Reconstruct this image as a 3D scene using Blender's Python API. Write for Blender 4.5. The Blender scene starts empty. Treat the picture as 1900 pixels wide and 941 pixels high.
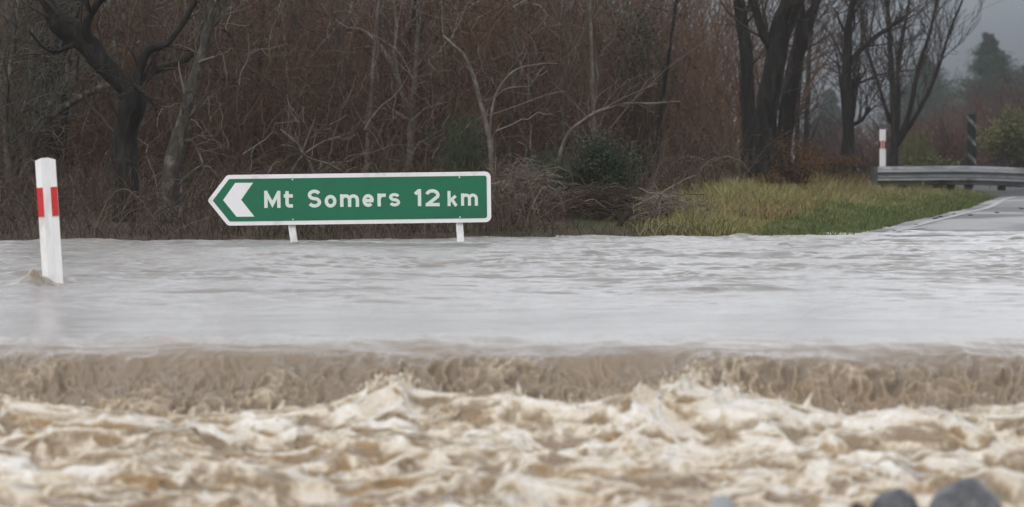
import bpy, math, random
import numpy as np
from mathutils import Vector
random.seed(7); RNG = np.random.default_rng(11)
S = bpy.context.scene
COL = S.collection
R = math.radians
F = 7200.0          # focal length in photo pixels (photo 1900 wide)
HC = 0.61           # camera height above the flood
HY = 300.0          # horizon row in the photo

# ------------------------------------------------------------------ camera, sky, sun, exposure
cam = bpy.data.cameras.new('camera'); co = bpy.data.objects.new('camera', cam); COL.objects.link(co)
co.location = (0, 0, HC); co.rotation_euler = (R(90), 0, 0)
cam.sensor_width = 36; cam.lens = 36*F/1900; cam.shift_y = -(470.5-HY)/1900
cam.clip_start = 0.1; cam.clip_end = 6000
cam.dof.use_dof = True; cam.dof.focus_distance = 27.5; cam.dof.aperture_fstop = 5.6
S.camera = co

SUN_EL, SUN_AZ = 52, 200        # the brightest part of the overcast lies behind the camera
w = bpy.data.worlds.new('World'); S.world = w; w.use_nodes = True
nt = w.node_tree; nt.nodes.clear()
def N(nt, t, **k):
    n = nt.nodes.new(t)
    for a, v in k.items(): setattr(n, a, v)
    return n
sky = N(nt, 'ShaderNodeTexSky', sky_type='NISHITA', sun_disc=False)
sky.sun_elevation = R(SUN_EL); sky.sun_rotation = R(SUN_AZ); sky.air_density = 1; sky.dust_density = 4
hs = N(nt, 'ShaderNodeHueSaturation'); hs.inputs['Saturation'].default_value = 0.16
tc = N(nt, 'ShaderNodeTexCoord'); sp = N(nt, 'ShaderNodeSeparateXYZ')
rp = N(nt, 'ShaderNodeValToRGB')     # overcast: dull rain band low down, brighter cloud overhead
cr = rp.color_ramp
cr.elements[0].position = 0.0; cr.elements[0].color = (.77, .87, 1.0, 1)
cr.elements[1].position = 1.0; cr.elements[1].color = (1.1, 1.1, 1.12, 1)
for p, c in ((.045, (.82, .92, 1.05, 1)), (.085, (2.1, 2.13, 2.18, 1)), (.2, (2.7, 2.71, 2.75, 1)), (.5, (1.4, 1.4, 1.42, 1))):
    e = cr.elements.new(p); e.color = c
nz = N(nt, 'ShaderNodeTexNoise'); nz.inputs['Scale'].default_value = 2.2; nz.inputs['Detail'].default_value = 5
mr = N(nt, 'ShaderNodeMapRange'); mr.inputs['To Min'].default_value = .82; mr.inputs['To Max'].default_value = 1.18
m1 = N(nt, 'ShaderNodeMixRGB', blend_type='MULTIPLY'); m1.inputs[0].default_value = 1
m2 = N(nt, 'ShaderNodeMixRGB', blend_type='MULTIPLY'); m2.inputs[0].default_value = 1
bg = N(nt, 'ShaderNodeBackground'); bg.inputs['Strength'].default_value = 0.15
wo = N(nt, 'ShaderNodeOutputWorld'); L = nt.links.new
L(sky.outputs[0], hs.inputs['Color']); L(tc.outputs['Generated'], sp.inputs[0]); L(sp.outputs['Z'], rp.inputs[0])
L(tc.outputs['Generated'], nz.inputs['Vector']); L(nz.outputs['Fac'], mr.inputs['Value'])
L(hs.outputs[0], m1.inputs[1]); L(rp.outputs[0], m1.inputs[2]); L(m1.outputs[0], m2.inputs[1]); L(mr.outputs[0], m2.inputs[2])
dy = N(nt, 'ShaderNodeMapRange'); dy.inputs['From Min'].default_value = -1; dy.inputs['To Min'].default_value = .62; dy.inputs['To Max'].default_value = 1.2
m3 = N(nt, 'ShaderNodeMixRGB', blend_type='MULTIPLY'); m3.inputs[0].default_value = 1
L(sp.outputs['Y'], dy.inputs['Value']); L(m2.outputs[0], m3.inputs[1]); L(dy.outputs[0], m3.inputs[2]); L(m3.outputs[0], bg.inputs['Color']); L(bg.outputs[0], wo.inputs[0])
sl = bpy.data.lights.new('sun', 'SUN'); sl.energy = .6; sl.angle = R(40); sl.color = (1, .97, .93)
so = bpy.data.objects.new('sun', sl); COL.objects.link(so)
so.rotation_euler = (R(90-SUN_EL), 0, R(180-SUN_AZ+0))
S.view_settings.view_transform = 'Standard'; S.view_settings.look = 'None'
S.view_settings.gamma = 1; S.view_settings.exposure = 0.0; S.view_settings.use_curve_mapping = False
S.render.engine = 'CYCLES'
S.cycles.use_denoising = True; S.cycles.max_bounces = 6; S.cycles.diffuse_bounces = 3; S.cycles.glossy_bounces = 3
S.cycles.transmission_bounces = 2; S.cycles.volume_bounces = 1; S.cycles.caustics_reflective = False; S.cycles.caustics_refractive = False
try: S.cycles.volume_step_rate = 2
except Exception: pass

# ------------------------------------------------------------------ helpers
def at(px, py, D): return np.array([(px-950)/F*D, D, HC-(py-HY)/F*D])
def smooth(a, b, x):
    t = np.clip((x-a)/(b-a), 0, 1); return t*t*(3-2*t)
_perm = np.random.default_rng(3).permutation(512).astype(np.int64) % 512
_perm = np.concatenate([_perm, _perm])
_ga = np.random.default_rng(4).uniform(0, 2*np.pi, 512); _gx, _gy = np.cos(_ga), np.sin(_ga)
def perlin(x, y, seed=0):
    x = np.asarray(x, float)+seed*17.31; y = np.asarray(y, float)+seed*9.73
    xi = np.floor(x).astype(np.int64); yi = np.floor(y).astype(np.int64); fx = x-xi; fy = y-yi
    u = fx*fx*fx*(fx*(fx*6-15)+10); v = fy*fy*fy*(fy*(fy*6-15)+10)
    def g(ix, iy, dx, dy):
        h = _perm[(_perm[ix & 511]+iy) & 511]; return _gx[h]*dx+_gy[h]*dy
    a = g(xi, yi, fx, fy); b = g(xi+1, yi, fx-1, fy); c = g(xi, yi+1, fx, fy-1); d = g(xi+1, yi+1, fx-1, fy-1)
    return (a+(b-a)*u+((c+(d-c)*u)-(a+(b-a)*u))*v)*1.5
def fbm(x, y, o=4, seed=0, gain=.5, lac=2.03):
    s = 0; a = 1; f = 1; t = 0
    for k in range(o):
        s = s+a*perlin(x*f, y*f, seed+k*5); t += a; a *= gain; f *= lac
    return s/t*1.4

def mesh_np(name, V, Q=None, T=None, mat=None, parent=None, smooth_=True, attrs=None, loc=None):
    """one mesh object from numpy vertices and quads/tris (vertices are in world space; loc shifts the origin)."""
    V = np.asarray(V, float).reshape(-1, 3)
    origin = np.zeros(3) if loc is None else np.asarray(loc, float)
    me = bpy.data.meshes.new(name); me.vertices.add(len(V)); me.vertices.foreach_set('co', (V-origin).astype(np.float32).ravel())
    q = np.zeros((0, 4), int) if Q is None or len(Q) == 0 else np.asarray(Q, int)
    t = np.zeros((0, 3), int) if T is None or len(T) == 0 else np.asarray(T, int)
    me.loops.add(q.size+t.size); me.loops.foreach_set('vertex_index', np.concatenate([q.ravel(), t.ravel()]).astype(np.int32))
    me.polygons.add(len(q)+len(t))
    me.polygons.foreach_set('loop_start', np.concatenate([np.arange(len(q))*4, q.size+np.arange(len(t))*3]).astype(np.int32))
    me.polygons.foreach_set('use_smooth', np.full(len(q)+len(t), bool(smooth_)))
    if attrs:
        for k, a in attrs.items():
            at_ = me.attributes.new(k, 'FLOAT', 'POINT'); at_.data.foreach_set('value', np.asarray(a, np.float32).ravel())
    me.update(calc_edges=True); me.validate()
    o = bpy.data.objects.new(name, me); COL.objects.link(o)
    if mat: me.materials.append(mat)
    if parent is not None:
        o.parent = parent; o.location = Vector(origin)-parent.location if parent.parent is None else Vector(origin)-parent.location-parent.parent.location
    else: o.location = origin
    return o
def tag(o, label=None, cat=None, group=None, kind=None):
    for k, v in (('label', label), ('category', cat), ('group', group), ('kind', kind)):
        if v: o[k] = v
    return o
def thing(name, label, cat, loc, group=None):
    o = bpy.data.objects.new(name, None); COL.objects.link(o); o.location = Vector(loc); o.empty_display_size = .2
    return tag(o, label, cat, group)
class MB:
    def __init__(s): s.v = []; s.q = []; s.t = []; s.n = 0
    def add(s, V, Q=None, T=None):
        V = np.asarray(V, float).reshape(-1, 3); s.v.append(V)
        if Q is not None and len(Q): s.q.append(np.asarray(Q, int)+s.n)
        if T is not None and len(T): s.t.append(np.asarray(T, int)+s.n)
        s.n += len(V)
    def box(s, lo, hi):
        x0, y0, z0 = lo; x1, y1, z1 = hi
        s.add([(x0,y0,z0),(x1,y0,z0),(x1,y1,z0),(x0,y1,z0),(x0,y0,z1),(x1,y0,z1),(x1,y1,z1),(x0,y1,z1)],
              [(0,3,2,1),(4,5,6,7),(0,1,5,4),(1,2,6,5),(2,3,7,6),(3,0,4,7)])
    def build(s, name, mat, parent=None, sm=False, loc=None):
        return mesh_np(name, np.concatenate(s.v), np.concatenate(s.q) if s.q else None, np.concatenate(s.t) if s.t else None, mat, parent, sm, loc=loc)
def tubes(P, Rr, k=3):
    """P (N,n,3) centre lines, Rr (N,n) radii -> vertices, quads"""
    P = np.asarray(P, float); Rr = np.asarray(Rr, float); Nn, n, _ = P.shape
    t = np.gradient(P, axis=1); t /= np.linalg.norm(t, axis=2, keepdims=True)+1e-9
    ref = np.where(np.abs(t[..., 1:2]) > .9, np.array([1., 0, 0]), np.array([0, 1., 0]))
    u = np.cross(t, ref); u /= np.linalg.norm(u, axis=2, keepdims=True)+1e-9; v = np.cross(t, u)
    a = np.arange(k)/k*2*np.pi
    V = P[:, :, None, :]+Rr[:, :, None, None]*(np.cos(a)[:, None]*u[:, :, None, :]+np.sin(a)[:, None]*v[:, :, None, :])
    idx = np.arange(Nn*n*k).reshape(Nn, n, k); j = np.roll(idx, -1, axis=2)
    Q = np.stack([idx[:, :-1], j[:, :-1], j[:, 1:], idx[:, 1:]], -1).reshape(-1, 4)
    return V.reshape(-1, 3), Q
def resample(pts, m):
    """Catmull-Rom through pts (n,d) -> (m,d)"""
    p = np.asarray(pts, float); p = np.vstack([2*p[0]-p[1], p, 2*p[-1]-p[-2]]); n = len(p)-3
    s = np.linspace(0, n-1e-6, m); i = s.astype(int); f = (s-i)[:, None]
    a, b, c, d = p[i], p[i+1], p[i+2], p[i+3]
    return .5*(2*b+(c-a)*f+(2*a-5*b+4*c-d)*f*f+(3*b-a-3*c+d)*f**3)

# ------------------------------------------------------------------ materials
def mat(name, base=(.5, .5, .5), rough=.6, spec=.5, noise=None, scale=8, bump=0, bscale=40, island=None, metal=0, stretch=None, detail=4):
    """procedural material: base colour broken up by noise towards the colours in `noise`, per-island variation, bump."""
    m = bpy.data.materials.new(name); m.use_nodes = True; t = m.node_tree; b = t.nodes['Principled BSDF']; L = t.links.new
    b.inputs['Base Color'].default_value = (*base, 1); b.inputs['Roughness'].default_value = rough
    b.inputs['Specular IOR Level'].default_value = spec; b.inputs['Metallic'].default_value = metal
    tc = t.nodes.new('ShaderNodeTexCoord'); mp = t.nodes.new('ShaderNodeMapping'); L(tc.outputs['Object'], mp.inputs[0])
    if stretch: mp.inputs['Scale'].default_value = stretch
    src = None
    if noise:
        nz = t.nodes.new('ShaderNodeTexNoise'); nz.inputs['Scale'].default_value = scale; nz.inputs['Detail'].default_value = detail; nz.inputs['Roughness'].default_value = .65
        L(mp.outputs[0], nz.inputs['Vector']); rp = t.nodes.new('ShaderNodeValToRGB'); c = rp.color_ramp
        cols = [base]+list(noise); n = len(cols)
        c.elements[0].position = .32; c.elements[0].color = (*cols[0], 1); c.elements[1].position = .68; c.elements[1].color = (*cols[-1], 1)
        for i in range(1, n-1): e = c.elements.new(.32+.36*i/(n-1)); e.color = (*cols[i], 1)
        L(nz.outputs['Fac'], rp.inputs[0]); src = rp.outputs[0]
    if island:
        g = t.nodes.new('ShaderNodeNewGeometry'); rp2 = t.nodes.new('ShaderNodeValToRGB'); c = rp2.color_ramp; n = len(island)
        c.elements[0].color = (*island[0], 1); c.elements[1].color = (*island[-1], 1)
        for i in range(1, n-1): e = c.elements.new(i/(n-1)); e.color = (*island[i], 1)
        L(g.outputs['Random Per Island'], rp2.inputs[0])
        if src:
            mx = t.nodes.new('ShaderNodeMixRGB'); mx.inputs[0].default_value = .6; L(src, mx.inputs[1]); L(rp2.outputs[0], mx.inputs[2]); src = mx.outputs[0]
        else: src = rp2.outputs[0]
    if src: L(src, b.inputs['Base Color'])
    if bump:
        nb = t.nodes.new('ShaderNodeTexNoise'); nb.inputs['Scale'].default_value = bscale; nb.inputs['Detail'].default_value = 5
        L(mp.outputs[0], nb.inputs['Vector']); bp = t.nodes.new('ShaderNodeBump'); bp.inputs['Strength'].default_value = bump; bp.inputs['Distance'].default_value = .03
        L(nb.outputs['Fac'], bp.inputs['Height']); L(bp.outputs[0], b.inputs['Normal'])
    return m
M = {}
M['bark_dark'] = mat('wet_dark_bark', (.006, .005, .004), .8, .2, [(.012, .010, .008), (.03, .027, .021)], 16, 1.0, 34, stretch=(1, 1, .22), detail=8)
M['bark_lichen'] = mat('lichen_bark', (.03, .026, .022), .85, .2, [(.05, .043, .034), (.15, .145, .12)], 13, 1.0, 34, stretch=(1, 1, .5), detail=8)
M['bark_pale'] = mat('pale_bark', (.055, .045, .037), .85, .2, [(.10, .085, .07), (.17, .15, .125)], 6, .5, 30)
M['twig_dark'] = mat('dark_twigs', rough=.85, spec=.15, island=[(.02, .017, .014), (.04, .03, .025), (.06, .047, .038)])
M['twig_lichen'] = mat('lichen_twigs', rough=.9, spec=.15, island=[(.03, .027, .022), (.07, .062, .048), (.13, .125, .1)])
M['twig_pale'] = mat('pale_twigs', rough=.85, spec=.2, island=[(.055, .043, .034), (.10, .083, .067), (.18, .155, .13)])
M['twig_red'] = mat('reddish_twigs', rough=.85, spec=.15, island=[(.06, .035, .028), (.1, .05, .04), (.085, .058, .05)])
M['thicket'] = mat('thicket_stems', (.032, .022, .014), .85, .12, [(.05, .032, .019), (.095, .048, .025), (.045, .038, .024)], .45, island=[(.027, .018, .012), (.056, .029, .016), (.077, .036, .019), (.04, .028, .02), (.085, .062, .046), (.04, .025, .017), (.06, .032, .019), (.13, .105, .085)])
M['thicket_far'] = mat('far_wood_stems', (.04, .028, .018), .9, .1, [(.07, .042, .026), (.1, .052, .028), (.05, .04, .027)], .3, island=[(.04, .027, .018), (.068, .04, .025), (.08, .045, .028), (.048, .036, .025), (.09, .066, .048)])
M['bramble'] = mat('bramble_canes', rough=.8, spec=.2, island=[(.03, .018, .012), (.06, .028, .018), (.045, .033, .021), (.028, .027, .016), (.08, .06, .045), (.045, .032, .022), (.14, .115, .09)])
M['dead_twigs'] = mat('dead_grey_twigs', rough=.9, spec=.15, island=[(.07, .055, .045), (.13, .11, .09), (.2, .17, .145), (.1, .08, .06)])
M['dry_grass'] = mat('dry_grass', rough=.85, spec=.15, island=[(.15, .10, .05), (.2, .15, .075), (.10, .09, .04), (.14, .075, .035), (.24, .19, .10)])
M['grass'] = mat('verge_grass', rough=.7, spec=.25, island=[(.17, .185, .055), (.25, .225, .09), (.08, .10, .035), (.33, .27, .13), (.19, .19, .06), (.24, .175, .09), (.13, .155, .045), (.15, .115, .065)])
M['grass_short'] = mat('short_grass', rough=.7, spec=.25, island=[(.045, .07, .022), (.075, .1, .03), (.10, .12, .036), (.055, .08, .024)])
M['leaf_dark'] = mat('dark_evergreen_leaves', rough=.55, spec=.35, island=[(.012, .02, .011), (.022, .034, .016), (.035, .05, .022)])
M['leaf_broom'] = mat('broom_green', rough=.7, spec=.2, island=[(.03, .045, .022), (.045, .066, .03), (.055, .06, .028)])
M['leaf_rust'] = mat('rust_leaves', rough=.8, spec=.2, island=[(.09, .042, .016), (.14, .066, .022), (.10, .055, .025), (.06, .034, .018)])
M['leaf_olive'] = mat('olive_leaves', rough=.65, spec=.3, island=[(.06, .07, .025), (.1, .11, .035), (.13, .12, .045), (.045, .055, .02)])
M['needle'] = mat('pine_needles', rough=.8, spec=.2, island=[(.022, .04, .028), (.035, .055, .036), (.05, .07, .045)])
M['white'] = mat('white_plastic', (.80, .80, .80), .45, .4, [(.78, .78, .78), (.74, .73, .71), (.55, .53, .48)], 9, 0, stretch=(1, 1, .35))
M['white_post_face'] = mat('greyer_white_plastic', (.62, .62, .64), .55, .3, [(.7, .7, .71), (.54, .53, .52)], 14, 0, stretch=(1, 1, .2))  # centre strip, greyer than the flanges
M['red'] = mat('red_reflective_band', (.50, .012, .018), .4, .5, [(.56, .02, .025), (.44, .012, .016)], 30)
M['sign_green'] = mat('green_sign_sheeting', (.003, .112, .052), .42, .35, [(.0045, .124, .06), (.0055, .10, .05)], 2.2, detail=8)
M['sign_white'] = mat('white_sign_sheeting', (.70, .69, .71), .42, .4, [(.72, .71, .73), (.70, .69, .70), (.56, .55, .53)], 5, detail=9)
M['sign_letter'] = mat('letter_sheeting', (.58, .64, .60), .42, .4, [(.60, .66, .62), (.56, .62, .58)], 20)
M['sign_back'] = mat('aluminium', (.4, .4, .41), .45, .5, metal=.6)
M['post_wood'] = mat('white_painted_timber', (.74, .74, .75), .6, .3, [(.7, .7, .7), (.5, .48, .45)], 18, .2, 60, stretch=(1, 1, .3))
M['galv'] = mat('weathered_galvanised_steel', (.26, .265, .27), .36, .5, [(.36, .365, .37), (.14, .14, .14)], 2.2, .05, 20, metal=.8, stretch=(1, 1, 3))
M['galv_dark'] = mat('dark_steel_end', (.06, .06, .062), .6, .4, [(.1, .1, .1), (.04, .04, .04)], 6, metal=.3)
M['timber_dark'] = mat('wet_dark_timber', (.03, .026, .022), .8, .3, [(.05, .044, .036), (.02, .018, .015)], 12, .3, 40)
M['black'] = mat('black_board', (.010, .012, .010), .85, .08, [(.02, .022, .02), (.012, .013, .012)], 12)
M['grey_white'] = mat('dirty_white_stripe', (.2, .22, .2), .55, .4, [(.05, .055, .048), (.02, .022, .018)], 9)
M['rock'] = mat('grey_river_stone', (.065, .068, .073), .3, .5, [(.09, .094, .10), (.17, .175, .18)], 14, .8, 45)
M['rock_pale'] = mat('pale_river_stone', (.2, .225, .24), .55, .4, [(.28, .3, .31), (.33, .34, .34)], 9, .4, 30)
M['paint'] = mat('worn_road_paint', (.12, .12, .12), .5, .4, [(.3, .3, .3), (.5, .5, .5)], 9)

# ------------------------------------------------------------------ ground, road
ROAD_L = np.array([(1.2, 22), (2.2, 28.5), (2.75, 31.6), (4.03, 38.7), (5.6, 47.5), (7.54, 59.7), (9.2, 62.6), (13, 64.2), (25, 65), (60, 65)])
ROAD_R = np.array([(13, 22), (13.2, 28.5), (13.4, 31.6), (14, 37), (15.5, 43), (18, 50), (22, 53), (30, 55), (40, 56), (70, 56)])
def road_left_x(y): return np.interp(y, ROAD_L[:, 1], ROAD_L[:, 0])
def road_z(x, y): return np.interp(y, [20, 29, 33.5, 42, 66], [-.16, -.045, .012, .035, .07])+.006*fbm(x*.5, y*.25, 3, 5)
def bank_y(x): return np.interp(x, [-30, -4, -2.4, 0, 1.3, 2.6, 3.2, 30], [26, 28.9, 29.95, 31.0, 31.6, 32.0, 32.2, 33])+.12*fbm(x*1.3, x*0+2, 3, 9)
def dist_road(x, y):
    """signed: >0 on the verge (left of / beyond the road edge), <0 on the road"""
    return np.where(y < 62, (road_left_x(y)-x)*.97, y-np.interp(x, ROAD_L[5:, 0], ROAD_L[5:, 1]))
def wood_edge_x(y): return np.interp(y, [30, 31.8, 38, 45, 52, 60, 70], [1.2, 1.45, 2.0, 2.65, 3.5, 4.5, 5.6])+.28*fbm(y*.9, y*0+1, 3, 33)
def ground_z(x, y):
    b = bank_y(x); d = y-b
    z = np.interp(d, [-18.5, -15, -3, 0, .35, 2, 8, 40], [-.95, -.5, -.4, -.03, .03, .07, .10, .08])
    mound = .07*smooth(.2, 2.2, dist_road(x, y))*smooth(30, 36, y)*smooth(62, 48, y)
    mound = mound+.15*smooth(.0945, .076, x/np.maximum(y, 1))*smooth(36, 47, y)*smooth(75, 62, y)*smooth(.8, 2.4, dist_road(x, y))*smooth(wood_edge_x(y)-1.6, wood_edge_x(y)+.3, x)+.05*smooth(55, 60, y)*smooth(.9, 2, dist_road(x, y))*smooth(80, 66, y)
    z = z+np.where(d > 0, .04*fbm(x*.9, y*.5, 3, 21)*smooth(0, 2, d), 0)+mound
    onroad = smooth(.9, -.15, dist_road(x, y))*smooth(14, 20, y)*(x < 90)
    z = z*(1-onroad)+(road_z(x, y)-.035)*onroad
    # camera bank: river gravel rising under the camera
    z = np.where(y < 12, np.interp(y, [-200, 0, 3, 6, 8.3, 12], [1.0, .05, -.1, -.42, -.5, -.95]), z)
    z = z+6*smooth(350, 1400, y)+0*x
    return z
gx = np.concatenate([-np.geomspace(500, 9, 40), np.linspace(-8.9, 14, 230), np.geomspace(14.2, 500, 40)])
gy = np.concatenate([np.linspace(-120, 2, 12), np.linspace(2.5, 27, 60), np.linspace(27.2, 70, 260), np.geomspace(70.5, 1500, 60)])
GX, GY = np.meshgrid(gx, gy); GZ = ground_z(GX, GY)
idx = np.arange(GX.size).reshape(GX.shape)
GQ = np.stack([idx[:-1, :-1], idx[:-1, 1:], idx[1:, 1:], idx[1:, :-1]], -1).reshape(-1, 4)
verge = smooth(-.3, .4, dist_road(GX, GY))*smooth(8, 4.2, dist_road(GX, GY))*smooth(31, 33, GY)*smooth(90, 70, GY)*(GX > .5)
gravel = smooth(7.1, 7.7, GX-(GY-61)*.03)*smooth(59, 61.5, GY)*smooth(110, 90, GY)
M['ground'] = mat('forest_floor', (.035, .025, .018), .9, .2, [(.055, .04, .028), (.08, .06, .04)], 3, .6, 12)
t = M['ground'].node_tree; b = t.nodes['Principled BSDF']; old = b.inputs['Base Color'].links[0].from_socket
a = t.nodes.new('ShaderNodeAttribute'); a.attribute_name = 'verge'
mx = t.nodes.new('ShaderNodeMixRGB'); mx.inputs[2].default_value = (.05, .055, .022, 1); t.links.new(a.outputs['Fac'], mx.inputs[0]); t.links.new(old, mx.inputs[1]); a2 = t.nodes.new('ShaderNodeAttribute'); a2.attribute_name = 'gravel'; mx2 = t.nodes.new('ShaderNodeMixRGB'); mx2.inputs[2].default_value = (.085, .085, .085, 1)
t.links.new(a2.outputs['Fac'], mx2.inputs[0]); t.links.new(mx.outputs[0], mx2.inputs[1]); t.links.new(mx2.outputs[0], b.inputs['Base Color'])
tag(mesh_np('ground', np.stack([GX, GY, GZ], -1), GQ, None, M['ground'], attrs={'verge': verge, 'gravel': gravel}), kind='structure')

# road: asphalt sheet with puddled water film, its sky reflection painted as paler colour
def road_mat():
    m = mat('wet_asphalt', (.045, .045, .047), .35, .5, [(.06, .06, .062), (.075, .074, .074)], 6, .3, 90)
    t = m.node_tree; b = t.nodes['Principled BSDF']; L = t.links.new
    tc = t.nodes.new('ShaderNodeTexCoord'); mp = t.nodes.new('ShaderNodeMapping'); mp.inputs['Scale'].default_value = (.35, .2, 1); L(tc.outputs['Object'], mp.inputs[0])
    n = t.nodes.new('ShaderNodeTexNoise'); n.inputs['Scale'].default_value = 1.6; n.inputs['Detail'].default_value = 5; L(mp.outputs[0], n.inputs['Vector'])
    r = t.nodes.new('ShaderNodeMapRange'); r.inputs['From Min'].default_value = .42; r.inputs['From Max'].default_value = .56; L(n.outputs['Fac'], r.inputs['Value'])
    mx = t.nodes.new('ShaderNodeMixRGB'); old = b.inputs['Base Color'].links[0].from_socket; L(old, mx.inputs[1]); mx.inputs[2].default_value = (.17, .165, .155, 1); L(r.outputs[0], mx.inputs[0]); L(mx.outputs[0], b.inputs['Base Color'])
    r2 = t.nodes.new('ShaderNodeMapRange'); r2.inputs['To Min'].default_value = .5; r2.inputs['To Max'].default_value = .38; L(r.outputs[0], r2.inputs['Value']); L(r2.outputs[0], b.inputs['Roughness'])
    return m
ll = resample(ROAD_L, 260); rr = resample(ROAD_R, 260); uu = np.linspace(0, 1, 60)[None, :, None]
RP = ll[:, None]*(1-uu)+rr[:, None]*uu
edge = .05*fbm(RP[:, 0, 1]*2, RP[:, 0, 1]*0, 3, 31)
RP[:, 0, 0] += edge
RZ = road_z(RP[..., 0], RP[..., 1])
idx = np.arange(RZ.size).reshape(RZ.shape); RQ = np.stack([idx[:-1, :-1], idx[:-1, 1:], idx[1:, 1:], idx[1:, :-1]], -1).reshape(-1, 4)
tag(mesh_np('road', np.concatenate([RP, RZ[..., None]], -1), RQ, None, road_mat()), kind='structure')
# painted edge line along the road edge and a lane dash
def strip(name, pts, wd, lift, m):
    p = resample(pts, 80); d = np.gradient(p, axis=0); d /= np.linalg.norm(d, axis=1, keepdims=True); nrm = np.stack([d[:, 1], -d[:, 0]], -1)
    a = p-nrm*wd/2; b = p+nrm*wd/2; V = np.stack([a, b], 1); z = road_z(V[..., 0], V[..., 1])+lift
    i = np.arange(160).reshape(80, 2)
    return mesh_np(name, np.concatenate([V, z[..., None]], -1), np.stack([i[:-1, 0], i[:-1, 1], i[1:, 1], i[1:, 0]], -1), None, m)
eo = strip('road_edge_line', ROAD_L[2:8]+np.array([.22, 0]), .09, .005, M['paint']); tag(eo, kind='structure')
da = strip('road_dash', [(3.42, 34.0), (3.55, 34.4), (3.68, 34.8)], .12, .006, M['paint']); tag(da, kind='structure')

# ------------------------------------------------------------------ flood water: one sheet, calm road crossing -> drop -> turbulent tail
def roller_px():   # row of the foam front along the foot of the drop, as read from the photo
    xs = np.array([-400, 0, 150, 300, 450, 560, 640, 700, 735, 775, 880, 960, 1040, 1100, 1240, 1320, 1400, 1480, 1560, 1650, 1780, 1900, 2300])
    ys = np.array([745, 745, 762, 778, 776, 765, 742, 722, 712, 740, 744, 735, 750, 748, 732, 722, 732, 738, 758, 756, 758, 757, 755])
    return xs, ys
y_calm = [36.0]
while y_calm[-1] > 13.62: y_calm.append(y_calm[-1]-(.0165*(y_calm[-1]/13)**1.5))
y_calm = np.array(y_calm); nC = len(y_calm)
prof = resample([(13.6, 0), (13.4, -.003), (13.18, -.014), (12.98, -.05), (12.77, -.13), (12.55, -.2), (12.36, -.25)], 96)
y_t = np.concatenate([np.arange(12.35, 8.2, -.0062), np.linspace(8.15, 4.2, 60)]); nT = len(y_t)
yb = np.concatenate([y_calm, prof[:, 0], y_t]); zb = np.concatenate([0*y_calm, prof[:, 1], -.25+0*y_t])
uin = np.linspace(-1, 1, 1080); uo = np.geomspace(1.01, 9, 26); u = np.concatenate([-uo[::-1], uin, uo])
Y, U = np.meshgrid(yb, u, indexing='ij'); Zb = np.repeat(zb[:, None], len(u), 1)
X = U*(.178*Y+.22)
rowi = np.arange(len(yb))[:, None]+0*U
# crest line wanders, with a step near the left like the photo
cw = (smooth(15.2, 12.9, Y)*smooth(8, 12.3, Y))
pxX = 950+F*X/12.7
shift = .17*fbm(X*.8, X*0+3, 3, 41)+.12*smooth(380, 100, pxX)-.05*smooth(900, 1900, pxX)
Y2 = Y+cw*(shift+.27)
# calm part
calm = (1-smooth(13.5, 12.9, Y)); far = smooth(13.2, 18, Y)
wx = X+.25*fbm(X*.6, Y*.9, 3, 51); wy = Y+.25*fbm(X*.7, Y*.8, 3, 52)
hz = (.30*.020*fbm(wx*.55, wy*1.7, 3, 53)+.0)*(1+1.5*far)
h1 = fbm(wx*.50, wy*2.5, 4, 54); h1 = (1-np.abs(h1)*1.6)
h2 = fbm(wx*1.2, wy*5.5, 4, 56, .55)
patch = .6+.8*smooth(-.4, .5, fbm(wx*.5+.3*wy, wy*.45-.2*wx, 3, 57))
amp = (.16+1.5*smooth(14.5, 21, Y))*patch
h3 = fbm(wx*3.2, wy*14, 3, 58)
Zc = hz+amp*(.0150*h1+.0105*h2+.0055*h3)-.010*amp
# bow lump against the marker post
px0, py0 = at(83, 525, 19.4)[:2]
bx, by = X-(px0-.03), Y-(py0-.05)
Zc += (.058+.03*fbm(X*14, Y*9, 3, 97))*np.exp(-((bx+.02)/.075)**2-((by)/.16)**2)-.02*np.exp(-((bx-.1)/.08)**2-((by+.2)/.3)**2)
# drop face: network of thin ridges dragged down the fall
fall = np.cumsum(np.r_[0, np.hypot(np.diff(yb), np.diff(zb))])[:, None]+0*U
fx = X+.10*(fall-fall[nC])+.03*fbm(X*7, fall*5, 2, 61); fy = fall+.03*fbm(X*6, fall*6, 2, 62)
r1 = 1-np.abs(perlin(fx*17, fy*8.5, 63))*2.0; r2 = 1-np.abs(perlin(fx*40, fy*22, 64))*1.8
big = fbm(X*3.2, fall*2.2, 3, 65)
facew = smooth(13.05, 12.72, Y)*smooth(12.1, 12.4, Y)
fvar = .35+1.0*smooth(-.35, .4, fbm(X*1.4, fall*1.5, 2, 67))
r1 = r1*fvar; r2 = r2*(1.3-.5*fvar)
face = facew*(.020*r1+.016*r2+.045*big)
lip = smooth(13.7, 13.1, Y)*smooth(12.5, 12.85, Y)*(.006*fbm(X*9, Y*2, 3, 66)+.016*fbm(X*2.2+Y, Y*1.2, 3, 68))
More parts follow.
